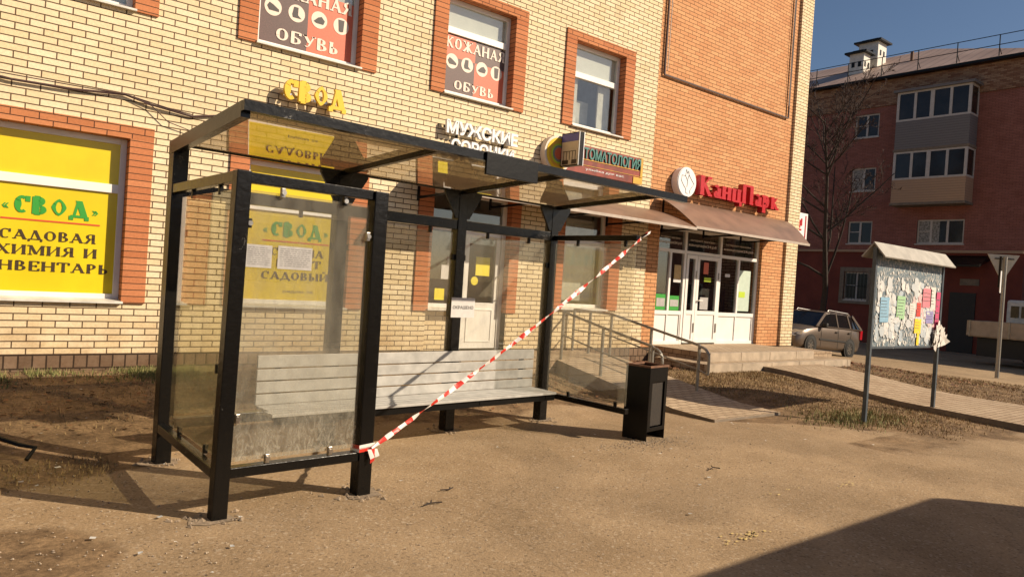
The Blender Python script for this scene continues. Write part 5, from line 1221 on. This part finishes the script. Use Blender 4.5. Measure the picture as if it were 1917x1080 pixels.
def dry():
    x = R.uniform(9.35, 12.2); y = R.triangular(6.2, 8.6, 7.2); return x, y
blades('dry_grass', 'drygrass', 9000, dry, .032, .006, 'dry yellow grass between the ramp and the shop steps', 'grass')
def dry2():
    x = R.uniform(-2, 7.6); y = R.triangular(6.7, 9.3, 8.2); return x, y
blades('dry_grass', 'drygrass', 4500, dry2, .035, .006, 'thin dry grass on the dirt strip behind the shelter', 'grass')
blades('dry_grass', 'drygrass', 7000, lambda: (R.uniform(9.8, 12.3), R.triangular(3.3, 7.0, 4.6)), .028, .006, 'thin dry grass on the verge around the notice board', 'grass')
blades('dry_grass', 'drygrass', 7000, lambda: (R.uniform(14.7, 19.5), R.triangular(3.5, 8.2, 6.0)), .032, .008, 'dry grass on the verge beyond the paved path', 'grass')
blades('dry_grass', 'drygrass', 1500, lambda: (R.uniform(-1.2, 1.2), R.triangular(5.6, 6.6, 6.2)), .03, .006, 'withered grass in the dirt left of the shelter', 'grass')
def flakes(name, mat, n, sampler, s, label, cat):
    b = B()
    for _ in range(n):
        x, y = sampler(); z = gz(x, y)+R.uniform(.004, .03); a = R.uniform(0, 2*pi); r_ = s*R.uniform(.5, 1.4); tz = R.uniform(-.5, .5)
        b.face([(x+r_*cos(a+k)*1, y+r_*sin(a+k)*.8, z+tz*r_*cos(k)+.004) for k in (0, 1.3, 2.8, 4.4)])
    return tag(b.build(name, M[mat]), label, cat, kind='stuff')
flakes('fallen_leaves', 'leaves', 900, lambda: (R.triangular(9.3, 11.2, 10.2), R.triangular(8.1, 9.3, 8.9)), .04, 'brown fallen leaves heaped between the ramp and the shop platform', 'leaves')
flakes('fallen_leaves', 'leaves', 1100, lambda: (R.uniform(-1.5, 7.5), R.triangular(6.6, 9.3, 7.8)), .022, 'scattered dead leaves on the dirt behind the shelter', 'leaves')
flakes('fallen_leaves', 'leaves', 900, lambda: (R.uniform(14.8, 18.5), R.triangular(4.5, 9.0, 8.0)), .035, 'dead leaves on the verge beyond the paved path', 'leaves')
b = B()
for _ in range(1500):
    x, y = R.uniform(.1, 9.5), R.triangular(2.6, 6.3, 4.0); b.ico((x, y, gz(x, y)+.002), R.choice((.003, .004, .005, .006, .008))*R.uniform(.7, 1.2))
for _ in range(500):
    x, y = R.gauss(6.0, .35), R.gauss(4.93, .12); b.ico((x, y, .003), R.uniform(.003, .010))
for _ in range(500):
    x, y = R.uniform(-.3, 1.3), R.uniform(3.4, 7.0); b.ico((x, y, gz(x, y)+.002), R.uniform(.003, .010))
tag(b.build('gravel', M['pebble']), 'loose grit and pebbles scattered over the worn asphalt', 'gravel', kind='stuff')
b = B()
for _ in range(110):
    x, y = (R.uniform(-.6, 1.5), R.uniform(3.5, 8.6)) if R.random() < .5 else (R.uniform(1, 9), R.triangular(2.7, 8.5, 4.5))
    z = gz(x, y)+.012; r_ = R.uniform(.006, .02); a = R.uniform(0, 6); b.face([(x+r_*cos(a+k)*R.uniform(.6, 1.5), y+r_*sin(a+k), z+R.uniform(0, .006)) for k in (0, 1.4, 2.9, 4.5)])
tag(b.build('litter', M['scrap']), 'tiny scraps of pale litter lying on the asphalt and dirt', 'litter', kind='stuff')
for nm, lab, pts_ in (('twig', 'small dark twig lying on the asphalt in front of the bench', [(3.05, 4.45), (3.12, 4.43), (3.17, 4.46)]), ('twig', 'short dark twig on the asphalt near the foot of the taped post', [(2.75, 4.2), (2.82, 4.22), (2.9, 4.2)]), ('twig', 'dark twig on the asphalt in front of the litter bin', [(5.6, 3.9), (5.68, 3.93), (5.72, 3.88)])):
    b = B(); b.tube([(x, y, .018) for x, y in pts_], .005, 5); b.tube([(pts_[1][0], pts_[1][1], .018), (pts_[1][0]+.03, pts_[1][1]+.04, .02)], .005, 4); tag(b.build(nm, M['bark']), lab, 'twig')
# worn yellow paint on the asphalt
M['oldpaint'] = plain('worn_yellow_paint', (.72, .55, .22), .8, var=.25, scale=30)
b = B()
for cx_, cy_, n, sx_, sy_ in ((4.28, 2.70, 46, .13, .035), (6.35, 3.0, 12, .12, .03), (5.5, 3.2, 8, .12, .03)):
    for _ in range(n):
        x, y, r_ = cx_+R.gauss(0, sx_), cy_+R.gauss(0, sy_), R.uniform(.004, .016); a0 = R.uniform(0, 6)
        b.face([(x+r_*cos(a0+k)*R.uniform(.7, 1.5), y+r_*sin(a0+k)*.7, gz(x, y)+.012) for k in (0, 1, 2.1, 3.2, 4.1, 5.2)])
tag(b.build('paint_flecks', M['oldpaint']), 'flecks of worn yellow road paint on the asphalt in front of the bus shadow', 'road paint', kind='stuff')
# bent iron hoop lying in the dirt at the left
b = B(); b.tube([(-.2, 7.0, .26), (.3, 6.75, .24), (.48, 6.6, .18), (.62, 6.5, .13), (.72, 6.45, .11), (.66, 6.38, .04)], .016, 7)
tag(b.build('iron_hoop', M['black_matt']), 'bent dark iron bar half lifted from the dirt at the left edge', 'iron bar')
